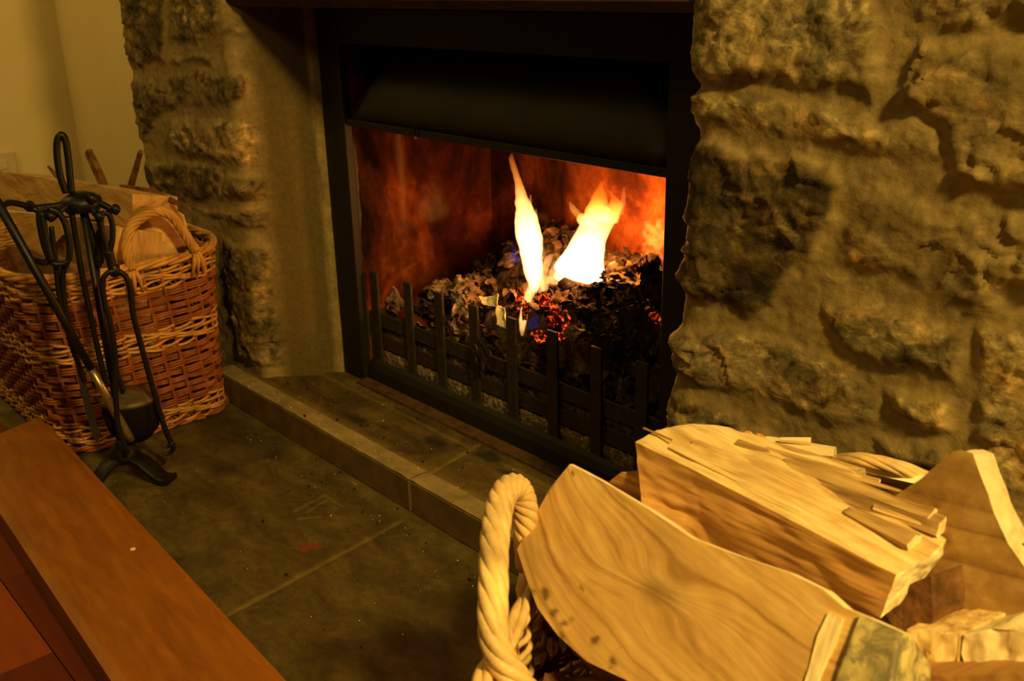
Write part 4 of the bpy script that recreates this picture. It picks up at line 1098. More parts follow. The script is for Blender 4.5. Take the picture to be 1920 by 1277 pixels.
def make_basket(name, cx_, cy_, L, W, rot, H, flare, rad, rtop, label, mats, handles, group):
    rt = root(name, (cx_, cy_, 0), label, 'basket', group)
    pts, nrm, per, ss = rrect(cx_, cy_, L, W, rad, rot)
    ns = int(round(per / 0.030)); ns += ns % 2; sp = per / ns
    tp, tn_, _, _ = rrect(cx_, cy_, L + 2 * flare, W + 2 * flare, rtop, rot, per and 0.004)
    ii = np.linspace(0, len(tp), len(pts), endpoint=False)
    itp = lambda A_: np.stack([np.interp(ii, np.arange(len(A_) + 1), np.append(A_[:, c_], A_[0, c_])) for c_ in (0, 1)], 1)
    tp, tn_ = itp(tp), itp(tn_)
    def PZ(z):
        t_ = np.clip(z / H, 0, 1) ** 0.8; return pts * (1 - t_) + tp * t_
    def NZ(z):
        t_ = np.clip(z / H, 0, 1); n_ = nrm * (1 - t_) + tn_ * t_; return n_ / np.linalg.norm(n_, axis=1)[:, None]
    body = MB()
    # stakes
    stakes = MB()
    for k_ in range(ns):
        i = int(round((k_ + 0.5) * len(pts) / ns)) % len(pts)
        pl = []
        for z in np.linspace(0.004, H - 0.01, 8):
            q_ = PZ(z)[i]; pl.append((q_[0], q_[1], z))
        stakes.tube(pl, 0.0032, 6, 0)
    stakes.build('stakes', mats[1], rt)
    bands = [(0.008, 0.050, 'p'), (0.050, 0.170, 'r'), (0.170, 0.212, 'p'), (0.212, H - 0.048, 'r'), (H - 0.048, H - 0.010, 'p')]
    pale, brown = MB(), MB()
    for (z0, z1, kd) in bands:
        if kd == 'p':
            z = z0; j = 0
            while z < z1:
                a = 0.0052; ph = math.pi * (j % 2)
                o = a * np.cos(math.pi * ss / sp + ph) + 0.0007 * RNG.standard_normal()
                zz = z + 0.0030 * np.sin(math.pi * ss / sp * 0.5 + j * 1.1) + 0.0012 * np.sin(ss * 21 + j)
                Q_, M_ = PZ(z), NZ(z); P3 = np.stack([Q_[:, 0] + M_[:, 0] * o, Q_[:, 1] + M_[:, 1] * o, zz], 1)
                pale.tube(P3, 0.0028, 6, 0, closed=True); z += 0.0056; j += 1
        else:
            z = z0; j = 0
            while z < z1 - 0.006:
                ph = math.pi * (j % 2)
                for q_ in range(3):
                    a = 0.0064
                    o = a * np.tanh(2.2 * np.cos(math.pi * ss / sp + ph)) + 0.0006 * RNG.standard_normal()
                    zz = z + q_ * 0.0040 + 0.0018 * np.sin(math.pi * ss / sp + ph + 1.2) + 0.0012 * np.sin(ss * 17 + j * 1.3 + q_)
                    Q_, M_ = PZ(z), NZ(z); P3 = np.stack([Q_[:, 0] + M_[:, 0] * o, Q_[:, 1] + M_[:, 1] * o, zz], 1)
                    brown.tube(P3, 0.0023, 5, 0, closed=True)
                z += 0.0152; j += 1
    pale.build('pale_weave', mats[0], rt); brown.build('brown_weave', mats[1], rt)
    # rim: three rods twisted round the top, and a plaited foot
    rim = MB(); o = 0.002
    base = np.stack([tp[:, 0] + tn_[:, 0] * o, tp[:, 1] + tn_[:, 1] * o, np.full(len(pts), H)], 1)
    for k_ in range(4):
        a = 2 * math.pi * k_ / 4 + 2 * math.pi * np.round(per / 0.16) * ss / per
        rr = 0.0052
        rim.tube(base + np.stack([tn_[:, 0] * np.cos(a) * rr, tn_[:, 1] * np.cos(a) * rr, np.sin(a) * rr], 1), 0.0042, 7, 0, closed=True)
    rim.build('rim', mats[0], rt)
    foot = MB()
    for k_ in range(2):
        a = math.pi * k_ + 2 * math.pi * np.round(per / 0.07) * ss / per
        foot.tube(np.stack([pts[:, 0] + nrm[:, 0] * (0.006 + np.cos(a) * .003), pts[:, 1] + nrm[:, 1] * (0.006 + np.cos(a) * .003), 0.007 + np.sin(a) * .003], 1), 0.0036, 6, 0, closed=True)
    foot.build('foot_border', mats[1], rt)
    # woven bottom
    bt = MB()
    c, s_ = math.cos(rot), math.sin(rot)
    for v in np.arange(-W / 2 + 0.015, W / 2 - 0.01, 0.008):
        inset = rad - math.sqrt(max(0, rad ** 2 - max(0, abs(v) - (W / 2 - rad)) ** 2)) if abs(v) > W / 2 - rad else 0
        us = np.linspace(-L / 2 + inset + .004, L / 2 - inset - .004, 30)
        bt.tube([(cx_ + u * c - v * s_, cy_ + u * s_ + v * c, 0.012 + 0.002 * math.sin(u * 100 + v * 390)) for u in us], 0.0038, 5, 0)
    bt.build('woven_bottom', mats[1], rt)
    for hpth, Rr, rs, turns, hm in handles:
        mb = MB(); rope(mb, smooth_path(hpth, 90), Rr, rs, 6, turns)
        mb.tube(smooth_path(hpth, 90), Rr * 0.75, 8, 0)
        for hend, hprev in ((hpth[0], hpth[1]), (hpth[-1], hpth[-2])):     # tails spreading into the weave
            he = np.array(hend); 
            for q_ in (-1, 0, 1):
                cc = np.array([cx_, cy_]); dn = _n(np.append(he[:2] - cc, 0)); tn = np.array([-dn[1], dn[0], 0])
                mb.tube([he + tn * q_ * 0.004, he + tn * q_ * 0.010 + np.array([0, 0, -0.02]) + dn * 0.002, he + tn * q_ * 0.014 + np.array([0, 0, -0.045]) - dn * 0.004], [rs, rs, rs * 0.7], 6, 0)
        mb.build('handle', hm, rt)
    return rt
BL_X1, BLW = -0.562, 0.315
BLL = 0.46; bcx = BL_X1 - BLL / 2; bcy = -0.352
h0 = oz(250, 505, 0.325); h1 = oz(362, 462, 0.325)
xe = BL_X1 + 0.035
hp0 = ox(232, 495, xe); hp1 = ox(362, 462, xe)
hpl = [ox(248, 505, xe + .004), ox(238, 470, xe + .002), ox(243, 432, xe), ox(262, 410, xe), ox(292, 397, xe), ox(318, 402, xe), ox(338, 425, xe), ox(355, 452, xe + .002), ox(368, 470, xe + .004)]
make_basket('log_basket', bcx, bcy, BLL, BLW, 0.0, 0.335, 0.032, 0.060, 0.135,
            'brown and tan wicker basket of logs left of the stone pier, behind the fire tools', (M_WPALE, M_WRED),
            [(hpl, 0.0056, 0.0042, 2.6, M_WPALE)], 'wicker log baskets')

RB = dict(cx=0.905, cy=-0.425, L=0.46, W=0.35, rot=math.radians(28), H=0.325)
hz = [oz(985, 1300, 0.315), oz(930, 1210, 0.350), oz(925, 1090, 0.382), oz(930, 985, 0.402), oz(946, 925, 0.415), oz(968, 915, 0.412), oz(982, 945, 0.395), oz(987, 1000, 0.365), oz(992, 1060, 0.325)]
bh = [oz(1545, 872, 0.36), oz(1600, 862, 0.380), oz(1650, 868, 0.385), oz(1700, 882, 0.38), oz(1755, 905, 0.355)]
make_basket('log_basket', RB['cx'], RB['cy'], RB['L'], RB['W'], RB['rot'], RB['H'], 0.02, 0.09, 0.12,
            'pale wicker basket heaped with pale split logs at the lower right, nearest the camera', (M_WCREAM, M_WRED),
            [(hz, 0.0066, 0.0054, -3.4, M_WCREAM), (bh, 0.0040, 0.0032, 0.8, M_WCREAM)], 'wicker log baskets')

# ================================================================== LOGS
def loft_log(name, secs, side_m, cap_m, mats, label, group, axis_amp=0.002, seed=1, na=140, nl=40, gdir=None, gup=None, coarse=0.004, cap_amp=0.0012, cat='log', warpf=None, ncap=16):
    """secs: list of closed polygons (k,3) with equal vertex count; first and last are the ends.
    side_m: material index per polygon edge; cap_m: (first, last)."""
    K = [np.array(s_, float) for s_ in secs]; k = len(K[0])
    # resample each polygon evenly along its edges
    e = np.linalg.norm(np.roll(K[0], -1, 0) - K[0], axis=1) + np.linalg.norm(np.roll(K[-1], -1, 0) - K[-1], axis=1)
    cnt = np.maximum(2, np.round(na * e / e.sum()).astype(int)); edge = np.repeat(np.arange(k), cnt)
    par = np.concatenate([np.arange(c) / c for c in cnt]); n = len(edge)
    Rg = [p[edge] * (1 - par)[:, None] + p[(edge + 1) % k] * par[:, None] for p in K]
    tk = np.linspace(0, 1, len(K)); T_ = np.linspace(0, 1, nl)
    rings = []
    for t in T_:
        i = min(int(t * (len(K) - 1)), len(K) - 2); u = t * (len(K) - 1) - i
        r = Rg[i] * (1 - u) + Rg[i + 1] * u; rings.append(r)
    rings = np.array(rings)                                   # nl, n, 3
    cen = rings.mean(1, keepdims=True)
    ax = _n(K[-1].mean(0) - K[0].mean(0))
    g = _n(gdir) if gdir is not None else ax
    up = np.array([0, 0, 1.0]) if gup is None else _n(gup)
    g2 = _n(up - g * up.dot(g)); g3 = np.cross(g, g2)
    def gcof(P):
        d = P - K[0].mean(0); return np.stack([d @ g, d @ g2, d @ g3], -1) + seed * 0.37
    G = gcof(rings)
    d = rings - cen; d -= (d @ ax)[..., None] * ax; dn = d / (np.linalg.norm(d, axis=2, keepdims=True) + 1e-9)
    q = G * np.array([9, 110, 110]); q2 = G * np.array([14, 45, 45])
    disp = axis_amp * fbm(q, 3, seed) + coarse * fbm(q2, 3, seed + 4)
    ef = np.minimum(sstep(0, 0.06, T_), sstep(1, 0.94, T_))[:, None]
    rings = rings + dn * (disp * (0.3 + 0.7 * ef))[..., None]
    V = [rings.reshape(-1, 3)]; GC = [G.reshape(-1, 3)]; Fc = []; Mi = []
    for i in range(nl - 1):
        for j in range(n):
            j2 = (j + 1) % n; Fc.append((i * n + j, i * n + j2, (i + 1) * n + j2, (i + 1) * n + j)); Mi.append(side_m[edge[j]])
    base = nl * n
    for ci, (rg, cm) in enumerate(((rings[0], cap_m[0]), (rings[-1], cap_m[1]))):
        c = rg.mean(0); nr = ncap; prev = (0 if ci == 0 else (nl - 1) * n)
        for r_ in range(1, nr + 1):
            f = 1 - r_ / nr
            if r_ == nr:
                V.append(c[None]); GC.append(gcof(c[None])); ctr = base; base += 1
                for j in range(n): Fc.append((prev + j, prev + (j + 1) % n, ctr) if ci else (prev + (j + 1) % n, prev + j, ctr)); Mi.append(cm)
            else:
                P = c + (rg - c) * f
                if cap_amp: P = P + ax * (cap_amp * fbm(gcof(P) * np.array([40, 60, 60]) + 3, 3, seed + 9))[:, None]
                V.append(P); GC.append(gcof(P))
                for j in range(n):
                    j2 = (j + 1) % n; a, b_, c_, d_ = prev + j, prev + j2, base + j2, base + j
                    Fc.append((a, b_, c_, d_) if ci else (b_, a, d_, c_)); Mi.append(cm)
                prev = base; base += n
    V = np.concatenate(V); GC = np.concatenate(GC); TN = np.zeros_like(V)
    if warpf is not None: GC, TN = warpf(V, GC)
    o = mobj(name, V, Fc, mats, mi=Mi, gc=GC, tone=TN)
    try: o.data.set_sharp_from_angle(angle=math.radians(38))
    except Exception: pass
    if label: tag(o, label, cat, group)
    return o
GR = 'split logs in the right wicker basket'; GLB = 'logs in the left wicker basket'

# A: the big slab in front. Front face on an inclined plane
A0 = np.array([.654, -.523, .36]); An = np.cross(np.array([.661, -.471, .42]) - A0, np.array([.966, -.487, .43]) - A0); An = _n(An if An[1] < 0 else -An)
pa = lambda x, y: opl(x, y, A0, An)
Apx = [(1068, 871), (1130, 903), (1215, 955), (1300, 1010), (1400, 1048), (1480, 1074), (1545, 1106), (1585, 1140), (1630, 1158), (1690, 1186),
       (1672, 1277), (1650, 1360), (1500, 1350), (1330, 1312), (1180, 1278), (1100, 1240), (1045, 1192), (1008, 1140), (990, 1092), (969, 1030), (1000, 975), (1030, 918)]
Af = np.array([pa(*p) for p in Apx])
back = np.array([0.01, 0.055, -0.075])
Ac = Af.mean(0)
Ab = Ac + (Af - Ac) * 0.86 + back
mid_ = (Af + Ab) / 2 + 0.1 * (Af - Ac)
sm = [3] * 9 + [2, 2] + [1] * 9 + [3, 3]  # upper edges get pale wood: the lit rim is put into the colour
ga = pa(1500, 1100) - pa(1100, 950)
gx_ = _n(pa(1690, 1186) - pa(1100, 950)); gy_ = np.cross(An, gx_); gy_ = gy_ if gy_[2] < 0 else -gy_
def a_field(V, GC):
    d = V - pa(1068, 871); u = d @ gx_; v = d @ gy_; GC = GC.copy()
    kn = pa(1235, 1110) - pa(1068, 871); ku, kv = kn @ gx_, kn @ gy_
    q = np.stack([u, v, u * 0 + 1], 1)
    f = v - 0.085 * (1 - np.exp(-(u + 0.02) / 0.075)) - 0.02 * np.exp(-(((u - 0.26) / 0.06) ** 2))
    r2 = ((u - ku) / 0.050) ** 2 + ((v - kv) / 0.022) ** 2
    f = f + 0.022 * np.exp(-r2) * np.tanh((v - kv) / 0.004) + 0.006 * fbm(q * 14, 3, 7) + 0.002 * fbm(q * np.array([10, 50, 1]), 2, 9)
    GC[:, 0] = u; GC[:, 1] = f
    T = np.zeros_like(V)
    for (x_, y_, r_) in ((1020, 1110, .006), (1060, 1165, .006), (1048, 1190, .005), (1088, 1100, .004), (1115, 1200, .005), (1150, 1235, .005), (1000, 1112, .004), (1038, 1150, .003), (1075, 890, .0)):
        c = pa(x_, y_); dd = np.linalg.norm(V - c, axis=1) + 0.007 * fbm(q * 160, 3, 3)
        T[:, 0] = np.maximum(T[:, 0], 0.8 * (1 - sstep(r_ * .3, r_ + 1e-4, dd)))
    T[:, 0] = np.maximum(T[:, 0], 0.6 * np.exp(-r2 * 7))
    return GC, T
A_ob = loft_log('split_log', [Af, Af + back * 0.10 + 0.020 * (Af - Ac) / 1.0 + np.array([0, 0, .0040]), mid_, Ab], sm, (0, 1), [W_FACE, W_BARK, W_LICHEN, W_PALE],
         'largest log with broad sawn face of wavy grain and dark bark edge, frontmost', GR, 0.0012, 3, 300, 28, gdir=ga, gup=pa(1068, 871) - pa(1100, 1240), coarse=0.002, cap_amp=0.0012, warpf=a_field, ncap=60)
# right end of A: pale strip + lichen bark slab (its own part)
pn = lambda x, y, d_: pa(x, y) - An * 0 + An * d_
def patch(name, px, mat, lift, parent, seed):
    P = np.array([pn(x, y, lift) for x, y in px]); c = P.mean(0)
    o = loft_log(name, [P, P - An * (lift + 0.004)], [0] * len(px), (0, 0), [mat], '', None, 0.0004, seed, 80, 4, gdir=pa(1580, 1250) - pa(1610, 1160), coarse=0.0008, cap_amp=0.0015)
    for k_ in ('label', 'category', 'group'):
        if k_ in o: del o[k_]
    o.parent = parent; return o
patch('bark_slab', [(1618, 1156), (1690, 1186), (1678, 1277), (1660, 1330), (1560, 1320), (1585, 1240)], W_LICHEN, 0.004, A_ob, 5)
patch('sapwood_strip', [(1556, 1150), (1582, 1160), (1568, 1210), (1540, 1270), (1525, 1320), (1500, 1318), (1520, 1250), (1536, 1190)], W_PALE, 0.002, A_ob, 6)

# B: the long splintered log
def P_(x, y, z): return oz(x, y, z)
zt = 0.432
B0 = [P_(1192, 830, zt - .004), P_(1232, 806, zt), P_(1300, 796, zt + .002), P_(1330, 840, zt - .05), P_(1290, 960, zt - .07), P_(1205, 985, zt - .055)]
B1 = [P_(1298, 880, zt - .004), P_(1345, 848, zt + .001), P_(1420, 822, zt + .002), P_(1440, 880, zt - .05), P_(1400, 1030, zt - .07), P_(1330, 1024, zt - .06)]
B2 = [P_(1480, 975, zt - .006), P_(1525, 905, zt), P_(1570, 876, zt), P_(1590, 940, zt - .05), P_(1560, 1090, zt - .07), P_(1478, 1078, zt - .05)]
B3 = [P_(1682, 1078, zt - .012), P_(1745, 1040, zt - .006), P_(1774, 1012, zt - .006), P_(1762, 1050, zt - .03), P_(1700, 1120, zt - .05), P_(1650, 1160, zt - .045)]
B_ob = loft_log('split_log', [B0, B1, B2, B3], [0, 0, 1, 1, 1, 1], (1, 2), [W_SPLIT, W_BROWN, W_PALE],
         'long splintered log with bright fibrous top, across the middle of the right basket', GR, 0.0040, 8, 260, 90, coarse=0.008, cap_amp=0.005)
# raised fibre ridge on B back, running to the broken sticks
def stick(name, a, b_, r0, r1, mats, label, group, seed, flat=(1, 0.7), n=10, cat='stick', mid_off=(0, 0, 0), capm=0):
    a = np.array(a, float); b_ = np.array(b_, float); ax = _n(b_ - a)
    t = np.array([0, 0, 1.0]); e1 = _n(t - ax * ax.dot(t)); e2 = np.cross(ax, e1)
    angs = np.linspace(0, 2 * math.pi, n, endpoint=False)
    jit = 1 + 0.22 * np.array([math.sin(seed * 3.1 + k_ * 2.3) for k_ in range(n)])
    sec = lambda c, r_: np.array([c + r_ * j_ * (flat[0] * math.cos(q_) * e1 + flat[1] * math.sin(q_) * e2) for q_, j_ in zip(angs, jit)])
    m_ = (a + b_) / 2 + np.array(mid_off)
    return loft_log(name, [sec(a, r0), sec((a + m_) / 2, (r0 * .75 + r1 * .25)), sec(m_, (r0 + r1) / 2), sec((b_ + m_) / 2, (r0 * .25 + r1 * .75)), sec(b_, r1)], [0] * n, (capm, capm), mats, label, group, min(r0, r1) * 0.12, seed, 50, 36, coarse=min(r0, r1) * (1.1 if name == 'splinter' else 0.35), cap_amp=0.001, cat=cat)
for i_, (a_, b_, r0_, r1_, mt_) in enumerate([
        (P_(1470, 868, zt + .001), P_(1752, 968, zt + .004), .005, .0085, W_ROT), (P_(1520, 905, zt - .001), P_(1766, 990, zt + .000), .004, .0080, W_ROT),
        (P_(1590, 958, zt - .002), P_(1715, 1018, zt - .004), .004, .0080, W_ROT), (P_(1380, 838, zt - .002), P_(1650, 902, zt + .001), .007, .006, W_ROT),
        (P_(1560, 885, zt + .002), P_(1700, 925, zt + .006), .003, .005, W_ROT), (P_(1640, 950, zt + .001), P_(1740, 985, zt + .001), .003, .006, W_SPLIT),
        (P_(1207, 803, zt + .002), P_(1262, 826, zt + .002), .0012, .003, W_BROWN), (P_(1300, 830, zt - .001), P_(1560, 930, zt - .002), .003, .004, W_SPLIT),
        (P_(1260, 838, zt - .002), P_(1500, 960, zt - .004), .003, .003, W_SPLIT)]):
    o = stick('splinter', a_, b_, r0_, r1_ if i_ < 3 else r1_ * 0.3, [mt_, W_PALE], '', '', 3 + i_, flat=(.8, 1.1), capm=1)
    for k_ in ('label', 'category', 'group'):
        if k_ in o: del o[k_]
    o.parent = B_ob
# I: brown log showing between A and B
I0 = [P_(1395, 1030, .37), P_(1420, 1018, .39), P_(1500, 1030, .37), P_(1500, 1120, .31), P_(1400, 1100, .31)]
I1 = [P_(1640, 1150, .37), P_(1660, 1120, .38), P_(1720, 1160, .355), P_(1700, 1230, .30), P_(1640, 1240, .31)]
loft_log('split_log', [I0, I1], [0] * 5, (0, 0), [W_BROWN], 'reddish-brown log wedged in shade between the largest log and the long splintered one', GR, 0.0015, 12, 90, 30, coarse=0.004)
# G: small reddish chunk behind A
G0 = [P_(1140, 905, .385), P_(1165, 885, .40), P_(1200, 882, .40), P_(1215, 900, .39), P_(1210, 940, .35), P_(1160, 935, .35)]
G1 = [p_ + np.array([.05, .02, -.01]) for p_ in G0]
loft_log('wood_chunk', [G0, G1], [0] * 6, (0, 0), [W_BROWN], 'small ragged reddish-brown wood chunk between the largest log and the long log', GR, 0.002, 14, 80, 14, coarse=0.005, cap_amp=0.004, cat='wood chunk')
# H: pale greyish log behind B with its end, and the thin split piece beside it
H0 = [P_(1420, 838, .392), P_(1450, 826, .392), P_(1490, 830, .390), P_(1490, 880, .33), P_(1420, 880, .33)]
H1 = [P_(1585, 908, .398), P_(1600, 885, .398), P_(1618, 880, .396), P_(1622, 930, .33), P_(1590, 940, .33)]
H0 = [P_(1415, 850, .405), P_(1432, 826, .405), P_(1470, 832, .403), P_(1480, 900, .34), P_(1420, 900, .34)]
H1 = [P_(1590, 905, .405), P_(1600, 882, .405), P_(1622, 878, .403), P_(1632, 940, .34), P_(1590, 950, .34)]
loft_log('split_log', [H0, H1], [0, 0, 0, 0, 0], (0, 1), [W_SPLIT, W_PALE], 'straw-coloured smooth log lying just behind the long splintered log', GR, 0.001, 16, 80, 30, coarse=0.002)
K0 = [P_(1612, 884, .372), P_(1618, 876, .376), P_(1632, 872, .376), P_(1640, 905, .34), P_(1614, 902, .345)]
K1 = [P_(1738, 912, .372), P_(1742, 896, .376), P_(1752, 892, .376), P_(1765, 925, .34), P_(1735, 930, .34)]
loft_log('split_stick', [K0, K1], [1, 1, 0, 0, 0], (1, 1), [W_BROWN, W_PALE], 'thin pale split stick in front of the rear rim, left of the triangular log', GR, 0.001, 17, 60, 26, coarse=0.0015, cat='stick')
# F: pale slab and orange chips at the back
F0 = [P_(1404, 838, .380), P_(1412, 822, .380), P_(1440, 818, .378), P_(1440, 850, .34), P_(1404, 850, .34)]
F1 = [P_(1562, 856, .380), P_(1564, 842, .380), P_(1568, 838, .378), P_(1570, 870, .34), P_(1560, 870, .34)]
loft_log('split_log', [F0, F1], [0, 0, 0, 0, 0], (0, 0), [W_PALE], 'bright pale slab of wood at the back of the right basket, against the stone wall', GR, 0.001, 18, 60, 24, coarse=0.002)
stick('wood_splinter', P_(1462, 824, .385), P_(1520, 828, .385), .002, .004, [W_PALE], 'thin pale sliver on top of the bright slab at the back', 'chips at the back of the right basket', 9, cat='splinter')
M_ORW = mat_wood('orange_chip_wood', [(0.55, 0.25, 0.06), (0.72, 0.36, 0.10), (0.8, 0.45, 0.15)])
for (x_, y_, sz, sd, lb) in ((1402, 818, (.006, .005, .006), 4, 'small orange wood chip at the back, the left one of two'), (1426, 822, (.009, .005, .004), 9, 'small orange wood chip at the back, the right one of two')):
    o = crumple('wood_chip', P_(x_, y_, .386), sz, sd, M_ORW, 0.5, ic=ICO3); tag(o, lb, 'wood chip', 'chips at the back of the right basket')

# C: triangular wedge log, end towards the camera
pc = lambda x, y: opl(x, y, (0.93, -0.365, 0.40), (-0.12, -1, 0.18))
Cpx = [(1787, 846), (1802, 843), (1824, 850), (1838, 890), (1853, 928), (1864, 963), (1892, 1021), (1920, 1062), (1975, 1120), (1985, 1170), (1920, 1174), (1850, 1174), (1790, 1168), (1740, 1156), (1726, 1140), (1712, 1060), (1690, 990), (1680, 930), (1728, 896)]
Cf = np.array([pc(*p) for p in Cpx]); Cc = Cf.mean(0)
Cb = Cc + (Cf - Cc) * 0.97 + np.array([-0.042, 0.150, -0.066])
loft_log('split_log', [Cf, Cb], [1] * 9 + [2] * 5 + [1] * 5, (0, 0), [W_END, W_PALE, W_BARK],
         'triangular wedge log with smooth brown end, at the far right of the basket', GR, 0.0012, 21, 150, 26, gup=(0, 0, 1), coarse=0.0025, cap_amp=0.0008)
# D: two pale blocks under the wedge log, E: brown log below
pd = lambda x, y, d_=0: opl(x, y, (0.93, -0.43 + d_, 0.33), (0, -1, 0.25))
for (px_, lb, sd, mt) in (([(1700, 1180), (1750, 1182), (1800, 1188), (1798, 1225), (1792, 1262), (1740, 1268), (1690, 1256), (1694, 1215)], 'pale square-ended log under the triangular wedge, the left one of two', 31, W_SPLIT),
                      ([(1806, 1190), (1860, 1178), (1920, 1184), (1985, 1186), (1985, 1250), (1900, 1254), (1815, 1258), (1802, 1225)], 'pale rough-split log under the triangular wedge, at the frame edge', 33, W_PALE)):
    Df = np.array([pd(*p) for p in px_]); Dc = Df.mean(0)
    loft_log('split_log', [Df, Dc + (Df - Dc) * .97 + np.array([.05, .20, 0.0])], [0] * 8, (0, 1 * 0), [mt], lb, GR, 0.002, sd, 110, 30, gdir=(0.02, -0.2, 1), coarse=0.004, cap_amp=0.005)
Ef = np.array([pd(x, y, -0.03) for x, y in [(1690, 1262), (1760, 1266), (1850, 1262), (1990, 1256), (1990, 1340), (1850, 1370), (1700, 1360)]]); Ec = Ef.mean(0)
loft_log('split_log', [Ef, Ec + (Ef - Ec) * .95 + np.array([.05, .18, -.01])], [0] * 7, (0, 0), [W_BROWN], 'brown log at the bottom right corner of the frame beneath the pale logs', GR, 0.001, 35, 90, 20, coarse=0.003)
# dark brown log in the shaded gap left of the wedge
Q0 = np.array([pd(x, y, 0.012) for x, y in [(1660, 1150), (1700, 1100), (1745, 1080), (1750, 1150), (1745, 1200), (1690, 1200)]])
loft_log('split_log', [Q0, Q0 + np.array([.03, .14, -.01])], [0] * 6, (0, 0), [W_BARK], 'dark olive-brown log in the gap left of the triangular wedge', GR, 0.001, 37, 70, 16, coarse=0.003)
# bulk logs deeper in the basket that carry the upper ones
for i, (c_, dr, r_, L_, lb) in enumerate([((0.86, -0.50, 0.235), (0.85, 0.5, 0.0), 0.055, 0.30, 'bark-covered log low in the right basket, under the largest log'), ((0.93, -0.36, 0.23), (0.85, 0.5, 0.03), 0.06, 0.28, 'bark-covered log low in the right basket, under the triangular wedge'),
                                         ((0.80, -0.40, 0.30), (0.85, 0.52, 0.0), 0.045, 0.25, 'bark-covered log under the long splintered log'), ((0.89, -0.43, 0.10), (0.88, 0.46, 0.0), 0.08, 0.30, 'bottom bark-covered log lying on the floor of the right basket')]):
    d_ = _n(dr) * L_ / 2
    stick('round_log', np.array(c_) - d_, np.array(c_) + d_, r_, r_, [W_BARK, W_END], lb, GR, 50 + i, flat=(1, 1), n=14, cat='log', capm=1)

# ------------------------------------------------ left basket logs
yl = -0.40
def L_(px_list, y, ext, mats, sm_, caps, label, seed, cat='log', xp=None, **k):
    Pf = np.array([oy(x, y_, y) if xp is None else ox(x, y_, xp) for x, y_ in px_list]); c = Pf.mean(0)
    return loft_log('log', [Pf, c + (Pf - c) * 0.9 + np.array(ext)], sm_, caps, mats, label, GLB, 0.0012, seed, 120, 16, coarse=0.003, cap_amp=0.0025, cat=cat, **k)
L_([(-60, 316), (0, 320), (60, 331), (110, 338), (180, 346), (248, 364), (249, 392), (235, 425), (180, 412), (100, 402), (0, 392), (-60, 385)], -0.345, (0.0, 0.10, -0.02), [W_OLD, W_BARK], [0] * 12, (0, 0), 'long pale split log lying across the top of the left basket', 61, gdir=(1, 0, -.1))
L_([(249, 364), (286, 372), (318, 388), (345, 402), (352, 430), (348, 470), (300, 490), (240, 500), (235, 425), (247, 395)], 0, (-0.12, 0.02, -0.02), [W_OLD, W_OLDDARK], [1] * 10, (0, 1), 'brown cut log end behind the handle of the left basket', 62, gdir=(0.2, 1, 0), xp=-0.585)
L_([(-60, 400), (0, 396), (60, 400), (105, 405), (118, 440), (90, 470), (100, 520), (0, 530), (-60, 530)], -0.40, (0.0, 0.08, -0.02), [W_OLD, W_OLDDARK], [1] * 9, (0, 1), 'grey-tan flat-faced log behind the left tools, under the long pale log', 63, gdir=(1, 0, 0.2))
L_([(112, 410), (160, 414), (205, 424), (208, 470), (205, 520), (150, 530), (105, 520), (95, 470)], -0.385, (0.02, 0.09, -0.02), [W_OLDDARK, W_OLD], [1] * 8, (0, 0), 'dark reddish log seen between the iron tool handles', 64, gdir=(0.3, 0, 1))
M_OR2 = mat_wood('orange_log', [(0.42, 0.16, 0.05), (0.58, 0.24, 0.08), (0.66, 0.32, 0.12)])
L_([(206, 432), (220, 424), (232, 440), (232, 480), (222, 498), (206, 500)], -0.385, (-0.08, 0.02, -0.02), [M_OR2], [0] * 6, (0, 0), 'bright orange-brown log end between the tongs and the left basket handle', 65, gdir=(0.3, 1, 0), xp=-0.575)
L_([(-60, 462), (0, 460), (60, 468), (100, 492), (110, 540), (0, 545), (-60, 545)], -0.43, (0.0, 0.1, -0.03), [W_OLDDARK], [0] * 7, (0, 0), 'dark brown log just above the front rim of the left basket, at the frame edge', 66, gdir=(1, 0, 0.2))
stick('round_log', (-0.96, -0.36, 0.2), (-0.64, -0.33, 0.2), .07, .07, [W_BARK, W_OLD], 'bark-covered log deep in the left basket', GLB, 71, flat=(1, 1), n=14, cat='log', capm=1)
stick('round_log', (-0.94, -0.31, 0.10), (-0.65, -0.38, 0.10), .075, .07, [W_BARK, W_OLD], 'bottom bark-covered log in the left basket', GLB, 72, flat=(1, 1), n=14, cat='log', capm=1)
# sticks and bark rising above
yb = -0.30
stick('kindling_stick', oy(202, 362, yb), oy(166, 285, yb), .0100, .0095, [W_BARK], 'short thick brown stick leaning left behind the long pale log', 'kindling in the left basket', 81, flat=(1, .8))
stick('kindling_stick', oy(240, 372, yb + .03), oy(264, 284, yb + .03), .0085, .0050, [W_BARK], 'thin brown stick leaning right against the stone pier', 'kindling in the left basket', 82, flat=(1, .8))
stick('bark_strip', oy(226, 352, yb), oy(356, 392, yb + .05), .006, .005, [W_BARK], 'dark curved strip of bark lying over the right end of the left basket', 'kindling in the left basket', 83, flat=(1, .5), mid_off=(0, 0, .012), cat='bark')
stick('bark_strip', oy(118, 342, yb), oy(90, 312, yb), .012, .003, [W_BARK], 'dark pointed bark flake on top of the long pale log', 'kindling in the left basket', 84, flat=(1, .5), cat='bark')
stick('bark_strip', oy(38, 330, yb), oy(84, 338, yb), .004, .006, [W_BARK], 'low ragged bark crumb on the long pale log, left of the pointed flake', 'kindling in the left basket', 85, flat=(1, .6), cat='bark')

